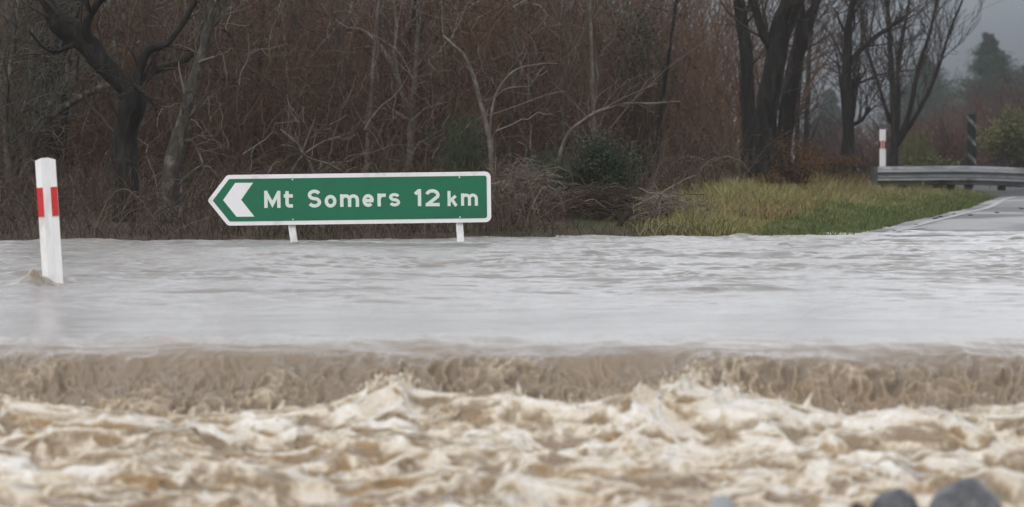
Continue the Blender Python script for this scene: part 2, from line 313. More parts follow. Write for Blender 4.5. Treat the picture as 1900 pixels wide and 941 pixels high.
# turbulent tail
tw = smooth(12.5, 12.2, Y)
swx = X+.16*fbm(X*2.2, Y*1.8, 3, 71)+.05*fbm(X*7, Y*6, 2, 75); swy = Y+.16*fbm(X*1.9, Y*2.1, 3, 72)+.05*fbm(X*6, Y*7, 2, 76)
xs, ys = roller_px()
yr = np.interp(950+F*X/12.15, xs, ys); rtop = HC-(yr-HY)/F*12.15
roll = np.maximum(rtop+.245, .02)*np.exp(-((Y-12.10)/np.where(Y > 12.10, .13, .42))**2)
b0 = fbm(swx*1.8, swy*2.3, 2, 73)
b1 = .55-np.sqrt(fbm(swx*2.8, swy*3.8, 3, 74)**2+.02)*1.3+.35*fbm(swx*3.4, swy*4.2, 2, 174)
b2 = .5-np.sqrt(fbm(swx*8, swy*9, 3, 77)**2+.015)*1.3+.4*fbm(swx*9, swy*10, 2, 177)
b3 = .4-np.sqrt(fbm(swx*20, swy*26, 2, 78)**2+.02)*1.2+.4*fbm(swx*22, swy*28, 2, 178)
b4 = fbm(swx*60, swy*60, 2, 79)
nf = .3+.7*smooth(12.2, 11.6, Y)
spk = np.clip(fbm(X*16, Y*6, 3, 91), 0, 1)*smooth(0, .5, fbm(X*1.3, Y*0+5, 2, 92))
Zt = roll*(1.0+.14*b1+.5*spk)+nf*(.078*b0+.052*(b1-.25))+(.040*(b2-.2)*(.55+.8*np.clip(b1, 0, 1))+.015*(b3-.1)*(.5+.9*np.clip(b2, 0, 1)))*(.45+.55*nf)
def blur(A, r, ax):
    P_ = np.cumsum(np.pad(A, [(r+1, r) if a == ax else (0, 0) for a in (0, 1)], mode='edge'), axis=ax); n = 2*r+1
    return (P_[n:]-P_[:-n])/n if ax == 0 else (P_[:, n:]-P_[:, :-n])/n
Zs = blur(blur(blur(blur(Zt, 2, 0), 2, 1), 2, 0), 3, 1); wn = smooth(12.1, 11.2, Y); Zt = Zt*(.6-.25*wn)+Zs*(.4+.25*wn)
Zt *= .55+.45*smooth(8.0, 9.2, Y)
Z = Zb+calm*Zc+face+lip+tw*Zt
# choppy sharpening: push crests sideways
gxn = np.gradient(Zt, axis=1)/(np.gradient(X, axis=1)+1e-6); gyn = np.gradient(Zt, axis=0)/(np.gradient(Y, axis=0)-1e-6)
XX = X+tw*np.clip(gxn*.010, -.016, .016); YY = Y2+tw*(np.clip(gyn*.010, -.016, .016)-.30*np.clip(Zt, 0, .2)*.35)
YY -= facew*(.016*r1+.009*r2+.04*big)
# foam cover, plus sky light painted on the face ridges
st = fbm(swx*3.0, swy*7, 4, 81); st2 = fbm(swx*9, swy*12, 5, 82, .65); st3 = fbm(swx*34, swy*34, 3, 86, .6); wh = fbm(X*.9+1.5, Y*1.1, 2, 87)
foam = tw*np.clip(.53+.45*st+.62*st2+.22*st3+.30*wh+.34*np.exp(-((X-.95)/.5)**2-((Y-11.35)/.55)**2)+.2*np.exp(-((X+.38)/.14)**2-((Y-12.0)/.25)**2)+1.5*(Zt-.02)+.75*(b2-.22)+.3*(b3-.15), 0, 1)
foam = blur(blur(foam, 1, 1), 1, 0)
pwx = np.hypot((X-px0-.03)/1.6, (Y-py0)/1.0); foam = np.maximum(foam, .55*np.exp(-(pwx/.09)**2)*smooth(-.2, .3, fbm(X*22, Y*16, 3, 95)))
foam = np.maximum(foam, facew*np.clip(.08+.14*(r1-.40)+.20*(r2-.5)+.35*big, 0, .42))  # ridges of the drop coloured paler for the sky light they catch
edge_foam = smooth(.55, 1, b1)*calm*0
lump = np.exp(-((bx+.02)/.09)**2-((by)/.2)**2)
sky_sheen = smooth(12.95, 13.5, Y+.28*fbm(X*1.6, Y*1.3, 3, 69))*(1-.9*lump)  # calm water made greyer and paler: reflected sky put into the colour
amber = .22*facew*smooth(.1, .5, fbm(X*1.7, fall*3, 3, 84))+.30*tw+np.clip(smooth(.05, .5, fbm(swx*3.6, swy*4.6, 4, 83))*tw, 0, 1)
nr, nc = X.shape; idx = np.arange(nr*nc).reshape(nr, nc)
WQ = np.stack([idx[:-1, :-1], idx[1:, :-1], idx[1:, 1:], idx[:-1, 1:]], -1).reshape(-1, 4)
def water_mat():
    m = bpy.data.materials.new('muddy_flood_water'); m.use_nodes = True; t = m.node_tree; b = t.nodes['Principled BSDF']; L = t.links.new
    def at_(n):
        a = t.nodes.new('ShaderNodeAttribute'); a.attribute_name = n; return a.outputs['Fac']
    tc = t.nodes.new('ShaderNodeTexCoord')
    c0 = t.nodes.new('ShaderNodeMixRGB'); cs = t.nodes.new('ShaderNodeMixRGB'); cs.inputs[1].default_value = (.235, .19, .143, 1); cs.inputs[2].default_value = (.27, .257, .24, 1); L(at_('sky_sheen'), cs.inputs[0]); L(cs.outputs[0], c0.inputs[1]); c0.inputs[2].default_value = (.30, .195, .092, 1); L(at_('amber'), c0.inputs[0])
    rp = t.nodes.new('ShaderNodeValToRGB'); c = rp.color_ramp; c.elements[0].position = .06; c.elements[0].color = (0, 0, 0, 1); c.elements[1].position = .62; c.elements[1].color = (1, 1, 1, 1); L(at_('foam'), rp.inputs[0])
    mx = t.nodes.new('ShaderNodeMixRGB'); L(rp.outputs[0], mx.inputs[0]); L(c0.outputs[0], mx.inputs[1]); fr = t.nodes.new('ShaderNodeValToRGB'); fc = fr.color_ramp; fc.elements[0].position = .2; fc.elements[0].color = (.36, .285, .19, 1); fc.elements[1].position = 1; fc.elements[1].color = (.80, .775, .73, 1); fe = fc.elements.new(.62); fe.color = (.64, .575, .475, 1); L(fr.outputs[0], mx.inputs[2]); FR = fr
    L(mx.outputs[0], b.inputs['Base Color'])
    rr = t.nodes.new('ShaderNodeMapRange'); rr.inputs['To Min'].default_value = .2; rr.inputs['To Max'].default_value = .6; L(rp.outputs[0], rr.inputs['Value']); L(rr.outputs[0], b.inputs['Roughness'])
    b.inputs['IOR'].default_value = 1.33; b.inputs['Subsurface Weight'].default_value = .6; b.inputs['Subsurface Scale'].default_value = .05; b.inputs['Subsurface Radius'].default_value = (1, .8, .55)
    mp = t.nodes.new('ShaderNodeMapping'); mp.inputs['Scale'].default_value = (1.3, 9, 8); L(tc.outputs['Object'], mp.inputs[0])
    n = t.nodes.new('ShaderNodeTexNoise'); n.inputs['Scale'].default_value = 1.6; n.inputs['Detail'].default_value = 5; L(mp.outputs[0], n.inputs['Vector'])
    bp = t.nodes.new('ShaderNodeBump'); bp.inputs['Strength'].default_value = .6; bp.inputs['Distance'].default_value = .03; n2 = t.nodes.new('ShaderNodeTexNoise'); n2.inputs['Scale'].default_value = 55; n2.inputs['Detail'].default_value = 6; n2.inputs['Roughness'].default_value = .7; L(tc.outputs['Object'], n2.inputs['Vector'])
    mm = t.nodes.new('ShaderNodeMath'); mm.operation = 'MULTIPLY'; L(n2.outputs['Fac'], mm.inputs[0]); L(rp.outputs[0], mm.inputs[1]); mm2 = t.nodes.new('ShaderNodeMath'); mm2.operation = 'MULTIPLY_ADD'; mm2.inputs[1].default_value = .9; L(mm.outputs[0], mm2.inputs[0]); L(n.outputs['Fac'], mm2.inputs[2])
    L(mm2.outputs[0], bp.inputs['Height']); L(bp.outputs[0], b.inputs['Normal'])
    r3 = t.nodes.new('ShaderNodeMapRange'); r3.inputs['From Min'].default_value = .3; r3.inputs['From Max'].default_value = .7; r3.inputs['To Min'].default_value = .2; r3.inputs['To Max'].default_value = -.2; L(n2.outputs['Fac'], r3.inputs['Value'])
    ad = t.nodes.new('ShaderNodeMath'); ad.operation = 'ADD'; fa = rp.inputs[0].links[0].from_socket; L(fa, ad.inputs[0]); mg = t.nodes.new('ShaderNodeMath'); mg.operation = 'MULTIPLY'; L(r3.outputs[0], mg.inputs[0]); gt = t.nodes.new('ShaderNodeMath'); gt.operation = 'GREATER_THAN'; gt.inputs[1].default_value = .05; L(fa, gt.inputs[0]); L(gt.outputs[0], mg.inputs[1]); L(mg.outputs[0], ad.inputs[1]); L(ad.outputs[0], rp.inputs[0]); L(ad.outputs[0], FR.inputs[0])
    return m
M['water'] = water_mat()
tag(mesh_np('flood_water', np.stack([XX, YY, Z], -1), WQ, None, M['water'], attrs={'foam': foam, 'amber': amber, 'sky_sheen': sky_sheen}), kind='structure')

# spray: flung beads and short fingers of foam over the roller
M['spray'] = mat('foam_spray', (.72, .67, .59), .45, .4, [(.66, .6, .5), (.46, .37, .26)], 6)
_ico = None
def ico(sub=1):
    import bmesh
    bm = bmesh.new(); bmesh.ops.create_icosphere(bm, subdivisions=sub, radius=1)
    V = np.array([v.co[:] for v in bm.verts]); T = np.array([[v.index for v in f.verts] for f in bm.faces]); bm.free(); return V, T
iv, it = ico(2); sm = MB(); rg = np.random.default_rng(5)
def surf_z(x, px_=None):
    return np.interp(950+F*x/12.15, xs, HC-(ys-HY)/F*12.15)
rows = np.where((yb > 11.7) & (yb < 12.3))[0]; cols_ = np.where(np.abs(U[0]) <= 1)[0]
PYs = HY+(HC-Z[np.ix_(rows, cols_)])/YY[np.ix_(rows, cols_)]*F; rb = rows[np.argmin(PYs, 0)]
SX, SY, SZ = XX[rb, cols_], YY[rb, cols_], Z[rb, cols_]
def sil(px):
    j = np.argmin(np.abs(950+F*SX/SY-px)); return SX[j], SY[j], SZ[j]
for px in list(rg.uniform(-60, 1960, 70))+list(rg.normal(1330, 50, 45))+list(rg.normal(725, 26, 110))+list(rg.normal(1330, 60, 70)):
    x, y, z0 = sil(px); r = abs(rg.normal(0, .0016))+.0009; h = abs(rg.normal(0, .018))
    sm.add(iv*np.array([1, 1, rg.uniform(.9, 2.2)])*r+np.array([x+rg.normal(0, .01), y+rg.uniform(-.08, .03), z0+h]), None, it)
for px in list(rg.uniform(-60, 1960, 22))+list(rg.normal(1325, 45, 12))+list(rg.normal(725, 28, 14))+[965, 1090]:
    x, y, z0 = sil(px); hh = abs(rg.normal(0, .016))+.006; a = rg.uniform(-.45, .45); s = np.linspace(0, 1, 8)
    if px == 965: hh = .05
    P = np.stack([x+a*hh*s**1.6, y-.02*s, z0-.02+(hh+.02)*(s-.12*s*s)], -1)[None]
    rad = ((.016*(1-s)**1.5+.0022)*rg.uniform(.6, 1)+.0012*np.sin(s*9+px)*s)[None]; rad[:, -1] = .0004
    V, Q = tubes(P, rad, 8); sm.add(V, Q)
def surf(n, y0, y1, seed):
    g_ = np.random.default_rng(seed); ri = np.where((YY[:, len(u)//2] > y0) & (YY[:, len(u)//2] < y1))[0]; return g_.choice(ri, n), g_.integers(26, 26+1080, n), g_
ri, ci, g_ = surf(34000, 8.6, 12.3, 96)
keep = (foam[ri, ci] > .35) & (g_.random(len(ri)) < np.clip(.15+.9*b2[ri, ci]+.5*b1[ri, ci], .03, 1)); ri, ci = ri[keep], ci[keep]
iv1, it1 = ico(1); nF = len(ri); rad = np.exp(g_.normal(-6.25, .45, nF)); q = np.stack([XX[ri, ci], YY[ri, ci], Z[ri, ci]+rad*.3+np.abs(g_.normal(0, .006, nF))*(g_.random(nF) < .35)], -1)
st_ = np.stack([g_.uniform(.8, 1.9, nF), g_.uniform(.8, 1.5, nF), g_.uniform(.6, 1.3, nF)], -1)
VV = q[:, None]+iv1[None]*st_[:, None]*rad[:, None, None]; TT = it1[None]+(np.arange(nF)*len(iv1))[:, None, None]
sm.add(VV.reshape(-1, 3), None, TT.reshape(-1, 3))
tag(sm.build('spray', M['spray'], sm=True), kind='stuff')

# river stones on the near bank, just breaking the surface
def stone(px, top, D, wpx, hh, m, label, seed, depth=None):
    V, T = ico(4); rg = np.random.default_rng(seed); wd = wpx/F*D/2; c = at(px, top, D); V = V/np.linalg.norm(V, axis=1, keepdims=True)
    d = 1+.15*fbm(V[:, 0]*1.3+seed, V[:, 1]*1.3+V[:, 2], 3, seed)+.03*fbm(V[:, 0]*5, V[:, 1]*5+V[:, 2]*4, 3, seed+3)
    V = V*d[:, None]; pass
    V = V*np.array([wd, depth or wd*.9, hh]); V[:, 2] += c[2]-V[:, 2].max(); V += np.array([c[0], c[1], 0])
    o = mesh_np('river_stone', V, None, T, m, loc=(c[0], c[1], c[2]-hh)); return tag(o, label, 'stone', 'river stones at the foaming edge')
stone(1790, 886, 8.75, 142, .105, M['rock'], 'largest dark grey river stone rising from the foam', 1)
stone(1660, 905, 8.7, 100, .09, M['rock'], 'dark grey stone just left of the largest river stone', 2)
stone(1338, 918, 8.7, 66, .07, M['rock_pale'], 'small pale blue grey stone apart from the dark ones', 3)
stone(1592, 932, 8.65, 50, .06, M['timber_dark'], 'small brown black stone at the waterline beside the two dark grey stones', 4)

# ------------------------------------------------------------------ road sign
SD = 29.3; SC = SD/(F*3.2759)
sc_ = at(360+943/3.276, 290+258/3.276, SD)
sign = thing('road_sign', 'green arrow-shaped direction sign reading Mt Somers 12 km above the flood', 'road sign', (sc_[0], SD, 0))
tilt = -math.atan(-.0135)
def sl_(X, Yv): return np.array([(X-943)*SC, (258-.0135*(X-943)-Yv)*SC])
def sworld(p2, dy):
    p2 = np.asarray(p2, float); x = p2[:, 0]*math.cos(tilt)-p2[:, 1]*math.sin(tilt); z = p2[:, 0]*math.sin(tilt)+p2[:, 1]*math.cos(tilt)
    return np.stack([x+sc_[0], np.full(len(x), SD+dy), z+sc_[2]], -1)
def plate(name, poly, y0, y1, m, parent):
    """flat extruded polygon (front at y0, back at y1)"""
    n = len(poly); V = np.vstack([sworld(poly, y0), sworld(poly, y1)])
    me = bpy.data.meshes.new(name); pl = sc_v = None
    faces = [list(range(n)), list(range(2*n-1, n-1, -1))]+[[i, i+n, (i+1) % n+n, (i+1) % n] for i in range(n)]
    base = np.array(parent.location); me.from_pydata([tuple(v-base) for v in V], [], faces); me.materials.append(m)
    o = bpy.data.objects.new(name, me); COL.objects.link(o); o.parent = parent
    import bmesh
    bm = bmesh.new(); bm.from_mesh(me); bmesh.ops.recalc_face_normals(bm, faces=bm.faces); bm.to_mesh(me); bm.free(); return o
def sign_outline(ins, rr):
    hw0, hw1 = -(943-82)*SC, (1805-943)*SC; hh = 154*SC; sh = -(943-203)*SC
    k = (sh-hw0)/hh; hyp = math.hypot(1, k)
    tipx = hw0+ins*math.hypot(hh, sh-hw0)/hh; top = hh-ins; shx = tipx+(top)*k
    right = hw1-ins; pts = []
    def corner(cx, cz, a0, a1, r, n=8):
        for i in range(n+1):
            a = math.radians(a0+(a1-a0)*i/n); pts.append((cx+r*math.cos(a), cz+r*math.sin(a)))
    corner(right-rr, top-rr, 0, 90, rr)
    ta = math.degrees(math.atan2(1, k)); q = rr*.9
    al = math.degrees(math.atan2(k, 1))   # shoulder
    ang = 90+ (90-math.degrees(math.atan2(k*0+1, k)))
    nrm = math.degrees(math.atan2(k, -1)) # outward normal of the upper slanted edge
    tt = q*math.tan(R((nrm-90)/2)); corner(shx+tt, top-q, 90, nrm, q)
    q2 = rr*.5; corner(tipx+q2/math.sin(R(180-nrm+ (0)))*0+q2/abs(math.cos(R(180-nrm))), 0, nrm, 360-nrm, q2, 6)
    corner(shx+tt, -top+q, 360-nrm, 270, q)
    corner(right-rr, -top+rr, 270, 360, rr)
    return pts
plate('backing', sign_outline(.006, .036), 0, .012, M['sign_back'], sign)
plate('border', sign_outline(0, .044), -.004, -.0005, M['sign_white'], sign)
plate('panel', sign_outline(.031, .018), -.0065, -.0043, M['sign_green'], sign)
chev = [sl_(*p) for p in ((177, 267), (252, 162), (361, 161), (287, 265), (366, 367), (258, 368))]
plate('arrow', chev, -.0085, -.0068, M['sign_white'], sign)
def stroke_poly(pts, wd):
    p = np.asarray(pts, float); p = p[np.r_[True, np.linalg.norm(np.diff(p, axis=0), axis=1) > 1e-7]]; d = np.diff(p, axis=0); d /= np.linalg.norm(d, axis=1, keepdims=True)
    n = np.stack([-d[:, 1], d[:, 0]], -1); l = []; r = []
    for i in range(len(p)):
        if i == 0: m = n[0]
        elif i == len(p)-1: m = n[-1]
        else:
            m = n[i-1]+n[i]; m /= np.linalg.norm(m)+1e-9; m = m/max(.45, np.dot(m, n[i]))
        l.append(p[i]+m*wd/2); r.append(p[i]-m*wd/2)
    return l, r
def arc(cx, cy, rx, ry, a0, a1, n=16): return [(cx+rx*math.cos(R(a0+(a1-a0)*i/n)), cy+ry*math.sin(R(a0+(a1-a0)*i/n))) for i in range(n+1)]
WS = 20.5     # stroke width in zoom pixels
def glyph(ch, x0, x1, y0, y1):
    """strokes in zoom pixels (y down); box is the outer box of the letter"""
    h = WS/2; l, r, t, b = x0+h, x1-h, y0+h, y1-h; mx_ = (l+r)/2; mid = (t+b)/2
    if ch == 'M': return [[(l, y1), (l, y0)], [(l-2, y0+4), (mx_, y1-22), (r+2, y0+4)], [(r, y0), (r, y1)]]
    if ch == 't': return [[(x0+20, y0), (x0+20, b-14)]+arc(x0+34, b-14, 14, 14, 180, 90, 6)+[(x1, b)], [(x0, y0+29), (x1, y0+29)]]
    if ch == 'S': 
        rx = (r-l)/2; ry = (b-t)/4
        return [arc(mx_, t+ry, rx, ry, -25, -180, 12)+arc(mx_, t+ry, rx, ry, 180, 100, 5)[1:]+arc(mx_, b-ry, rx, ry, -80, 0, 5)+arc(mx_, b-ry, rx, ry, 0, 155, 12)[1:]]
    if ch == 's':
        rx = (r-l)/2; ry = (b-t)/4
        return [arc(mx_, t+ry, rx, ry, -20, -180, 12)+arc(mx_, t+ry, rx, ry, 180, 100, 4)[1:]+arc(mx_, b-ry, rx, ry, -80, 0, 4)+arc(mx_, b-ry, rx, ry, 0, 160, 12)[1:]]
    if ch == 'o': return [arc(mx_, mid, (r-l)/2, (b-t)/2, 0, 360, 28)]
    if ch == 'e': return [arc(mx_, mid, (r-l)/2, (b-t)/2, 0, -318, 24), [(l+3, mid+1), (r+h-2, mid+1)]]
    if ch == 'm':
        q = (r-l)/4
        return [[(l, y0), (l, y1)], [(l+2, t+q*.8)]+arc(l+q, t+q, q, q, 200, 360, 10)+[(l+2*q, y1)], [(l+2*q+1, t+q*.8)]+arc(l+3*q, t+q, q, q, 200, 360, 10)+[(r, y1)]]
    if ch == 'r': return [[(l, y0), (l, y1)], [(l+1, t+24)]+arc(l+24, t+23, 23, 23, 185, 275, 8)+[(x1, t)]]
    if ch == '1': return [[(x1-h, y0), (x1-h, y1)], [(x0, y0+30), (x1-h-3, y0+9)]]
    if ch == '2':
        rx = (r-l)/2; ry = (b-t)*.30
        return [arc(mx_, t+ry, rx, ry, 190, 385, 16)+[(l+2, b)], [(x0+2, b), (x1, b)]]
    if ch == 'k': return [[(l, y0), (l, y1)], [(l+4, mid+16), (x1-6, y0+30)], [(l+17, mid+6), (x1-3, y1-1)]]
for ch, x0, x1, y0, y1 in (('M', 427, 526, 210, 314), ('t', 546, 601, 212, 312), ('S', 692, 773, 203, 312), ('o', 794, 866, 235, 312), ('m', 888, 1003, 231, 308), ('e', 1024, 1093, 230, 308),
                            ('r', 1115, 1166, 227, 305), ('s', 1185, 1253, 223, 306), ('1', 1344, 1381, 200, 303), ('2', 1406, 1493, 200, 304), ('k', 1540, 1597, 211, 303), ('m', 1622, 1726, 226, 301)):
    mb = MB(); ws = WS*(.9 if ch == 's' or x0 > 1500 else 1)
    for si, stk in enumerate(glyph(ch, x0, x1, y0, y1)):
        l, r = stroke_poly([tuple(sl_(*p)) for p in stk], ws*SC); n = len(l); dy = -.0082-.0004*si
        V = np.vstack([sworld(l, dy), sworld(r, dy), sworld(l, -.0067), sworld(r, -.0067)])
        i = np.arange(n-1)
        Q = np.vstack([np.stack([i, i+1, i+1+n, i+n], -1), np.stack([i, i+2*n, i+1+2*n, i+1], -1), np.stack([i+n, i+1+n, i+1+3*n, i+3*n], -1)])
        Q = np.vstack([Q, [[0, n, 3*n, 2*n], [n-1, 3*n-1, 4*n-1, 2*n-1]]]); mb.add(V, Q)
    mb.build('letter' if ch not in '12' else 'digit', M['sign_letter'], sign, loc=(sc_[0], SD, 0))
for (pxa, pya), (pxb, pyb) in (((541, 414), (545, 444)), ((852, 407), (854, 437))):
    mb = MB(); a = at(pxa, pya, SD+.05); b_ = at(pxb, pyb, SD+.05); d = (b_-a); a0 = a-d*12; a0[2] = min(a0[2], .43); b0 = a+d*4.5
    wd = .026; V = []
    for p in (np.array([a[0]+(a[2]-.40)/(a[2]-b_[2])*(b_[0]-a[0]), a[1], .40]), b0):
        V += [(p[0]-wd, p[1]-.034, p[2]), (p[0]+wd, p[1]-.034, p[2]), (p[0]+wd, p[1]+.04, p[2]), (p[0]-wd, p[1]+.04, p[2])]
    mb.add(V, [(0, 1, 2, 3), (7, 6, 5, 4), (0, 4, 5, 1), (1, 5, 6, 2), (2, 6, 7, 3), (3, 7, 4, 0)])
    mb.build('post', M['post_wood'], sign, loc=(sc_[0], SD, 0))
# clamp bolts on the face
for X_ in (600, 1615):
    for Y_ in (137, 380):
        mb = MB(); c2 = sl_(X_, Y_-.0135*(X_-943)); c = sworld([c2], -.007)[0]; V = iv*np.array([.006, .003, .006])+c; mb.add(V, None, it); mb.build('bolt', M['sign_white'], sign, sm=True, loc=(sc_[0], SD, 0))

# ------------------------------------------------------------------ near marker post in the water
def marker_post(label, base, top, wd, D, band, thick=.012, fold=.35):
    """flexible edge marker: folded plastic section, rounded top, red band on the two flanges"""
    b_ = np.asarray(base, float); t_ = np.asarray(top, float)
    root = thing('marker_post', label, 'marker post', b_, 'roadside marker posts')
    ax = (t_-b_); Lh = np.linalg.norm(ax); ax /= Lh; sx = np.cross(ax, np.array([0, 1., 0])); sx = -sx if sx[0] < 0 else sx
    sx /= np.linalg.norm(sx); sy = np.cross(sx, ax); sy = -sy if sy[1] < 0 else sy
    hw = wd/2; cw_ = wd*.19
    sec = [(-hw, fold*(hw-cw_)), (-cw_, 0), (cw_, 0), (hw, fold*(hw-cw_))]
    def slab(name, i0, i1, z0, z1, off, th, m, topround=0):
        n = 10; V = []
        for j in range(n+1):
            z = z0+(z1-z0)*j/n
            for (i, o_) in ((i0, 0), (i1, 0), (i1, th), (i0, th)):
                s = sec[i]; zz = z-(topround*(abs(s[0])/hw)**3 if j == n else 0)
                V.append(b_+sx*s[0]+sy*(s[1]+off+o_)+ax*zz)
        k = np.arange((n+1)*4).reshape(n+1, 4); j_ = np.roll(k, -1, 1)
        Q = list(np.stack([k[:-1], j_[:-1], j_[1:], k[1:]], -1).reshape(-1, 4))+[k[0][::-1], k[-1]]
        mb = MB(); mb.add(V, Q); return mb.build(name, m, root, loc=b_)
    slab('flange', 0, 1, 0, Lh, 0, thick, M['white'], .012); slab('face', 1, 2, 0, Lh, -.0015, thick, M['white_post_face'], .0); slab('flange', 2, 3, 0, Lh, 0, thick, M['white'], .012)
    z0, z1 = band
    for i0, i1 in ((0, 1), (2, 3)): slab('red_band', i0, i1, z0, z1, -.004, .0035, M['red'])
    return root
PD = 19.45
marker_post('large white marker post with red bands leaning in the flood water', at(106, 655, PD), at(83, 293, PD), .102, PD, ((655-401)/F*PD, (655-347)/F*PD))
# ------------------------------------------------------------------ far marker, guard rail, hazard board
FD = 61.6
mpf = thing('marker_post', 'small far white marker post with a narrow red band behind the guard rail end', 'marker post', (at(1637, 352, FD)[0], FD+.45, float(ground_z(np.array(at(1637, 352, FD)[0]), np.array(FD+.45)))), 'roadside marker posts')
def fb(px0, px1, py0, py1, name, m, dy=0, th=.02):
    D = FD+.45; a = at(px0, py1, D); b2 = at(px1, py0, D); mb = MB(); mb.box((a[0], D+dy, a[2]), (b2[0], D+dy+th, b2[2])); return mb.build(name, m, mpf, loc=tuple(mpf.location))
fb(1632, 1643.5, 240, 262, 'cap', M['white']); fb(1632, 1643.5, 276, 356, 'body', M['white']); fb(1634.8, 1641, 262, 276, 'neck', M['white'], .003, .014); fb(1636, 1639.6, 261, 276, 'red_band', M['red'], -.004, .004)
rail = thing('guard_rail', 'weathered galvanised guard rail along the outside of the bend', 'guard rail', (at(1627, 350, FD)[0], FD, .15))
rp_ = resample([at(1627, 309, FD), at(1700, 308.5, FD+.1), at(1780, 308, FD+.4), at(1860, 310, FD+1.0), at(1960, 315, FD+1.6), at(2100, 324, FD+2.5), at(2300, 334, FD+4)], 60)
sect = [(0, 0), (-.025, -.012), (-.03, -.045), (-.075, -.065), (-.08, -.105), (-.03, -.13), (-.025, -.17), (-.03, -.185), (-.08, -.21), (-.075, -.25), (-.03, -.275), (-.025, -.30), (0, -.315)]
sect = resample(np.array(sect)*np.array([1.5, .96]), 37)
V = np.array([[p+np.array([0, s[0], s[1]]) for s in sect] for p in rp_])
V2 = V+np.array([0, .004, 0]); V2[:, :, 1] += 0
k = np.arange(60*37).reshape(60, 37); Q = np.stack([k[:-1, :-1], k[:-1, 1:], k[1:, 1:], k[1:, :-1]], -1).reshape(-1, 4)
mesh_np('beam', V, Q, None, M['galv'], rail, loc=tuple(rail.location))
e = at(1627, 309, FD); mb = MB()   # curled end piece
a_ = np.linspace(R(-95), R(95), 12); V = []
for a in a_: 
    for z in (-.0, -.3): V.append((e[0]-.0-.10*math.cos(a), FD-.02+.075*math.sin(a)-.0, e[2]+z))
k = np.arange(24).reshape(12, 2); mb.add(V, np.stack([k[:-1, 0], k[:-1, 1], k[1:, 1], k[1:, 0]], -1)); mb.build('end_piece', M['galv_dark'], rail, sm=True, loc=tuple(rail.location))
for px in (1640, 1672, 1715, 1765, 1800, 1870, 1960):
    x = at(px, 310, FD+.35)[0]; i = np.argmin(abs(rp_[:, 0]-x)); y = rp_[i, 1]; zt = rp_[i, 2]
    mb = MB(); mb.box((x-.06, y+.05, -.2), (x+.06, y+.2, zt-.02)); mb.build('rail_post', M['timber_dark'], rail, loc=tuple(rail.location))
    mb = MB(); mb.box((x-.05, y+.004, zt-.27), (x+.05, y+.048, zt-.05)); mb.build('spacer_block', M['timber_dark'], rail, loc=tuple(rail.location))
    mb = MB(); mb.add(iv*np.array([.016, .01, .016])+np.array([x, y-.03, zt-.15]), None, it); mb.build('bolt', M['galv_dark'], rail, sm=True, loc=tuple(rail.location))
# hazard board
HD = 70.0
hb = thing('hazard_marker', 'narrow black hazard board with pale diagonal stripes behind the guard rail', 'hazard marker', (at(1802, 300, HD)[0], HD, .1))
a = at(1794.5, 306, HD); b2 = at(1810.5, 212, HD)
def hq(name, m, pts, y0, y1):
    n = len(pts); V = [(p[0], y0, p[1]) for p in pts]+[(p[0], y1, p[1]) for p in pts]; mb = MB()
    if n == 4: mb.add(V, [(0, 1, 2, 3), (7, 6, 5, 4)]+[(i, i+4, (i+1) % 4+4, (i+1) % 4) for i in range(4)])
    else: mb.add(V, [(i, i+n, (i+1) % n+n, (i+1) % n) for i in range(n)], [(0, 1, 2), (5, 4, 3)])
    return mb.build(name, m, hb, loc=tuple(hb.location))
hq('board', M['black'], [(a[0], a[2]-.0), (b2[0], a[2]-.0), (b2[0], b2[2]), (a[0], b2[2])], HD-.02, HD)
H = b2[2]-a[2]; Wd = b2[0]-a[0]
for f in (.01, .36, .72):
    z = a[2]+H*f; hq('stripe', M['grey_white'], [(a[0], z+.15), (b2[0], z), (b2[0], z+.085), (a[0], z+.235)], HD-.026, HD-.0215)
mb = MB(); mb.box((a[0]+Wd/2-.04, HD+.003, -.1), (a[0]+Wd/2+.04, HD+.08, b2[2]-.05)); mb.build('post', M['timber_dark'], hb, loc=tuple(hb.location))

# ------------------------------------------------------------------ trees
def grow(p, d, Lh, r, depth, out, up=.25, nb=4, wig=.22, spread=.75, rmin=.0028):
    n = 6; pts = [p]; dd = d/np.linalg.norm(d)
    for i in range(n-1):
        dd = dd+RNG.normal(0, wig, 3)*np.array([1, .7, .8])+np.array([0, 0, up*.25]); dd /= np.linalg.norm(dd); pts.append(pts[-1]+dd*Lh/(n-1))
    pts = np.array(pts); rad = np.linspace(r, max(rmin*.8, r*.35), n); out.append((pts, rad))
    if depth <= 0: return
    for k in range(nb):
        i = RNG.integers(1, n-1) if k < nb-1 else n-1
        ax = pts[i]-pts[i-1]; ax /= np.linalg.norm(ax); q = RNG.normal(0, 1, 3)*np.array([1, .8, .6]); q -= ax*np.dot(q, ax); q /= np.linalg.norm(q)+1e-9
        s = spread*RNG.uniform(.5, 1.2)
        grow(pts[i], ax*math.cos(s)+q*math.sin(s)+np.array([0, 0, up*.4]), Lh*RNG.uniform(.45, .72), max(rmin, rad[i]*RNG.uniform(.4, .6)), depth-1, out, up, max(2, nb-1), wig, spread, rmin)
def strands(out):
    P = np.array([o[0] for o in out]); Rr = np.array([o[1] for o in out]); return tubes(P, Rr, 4)
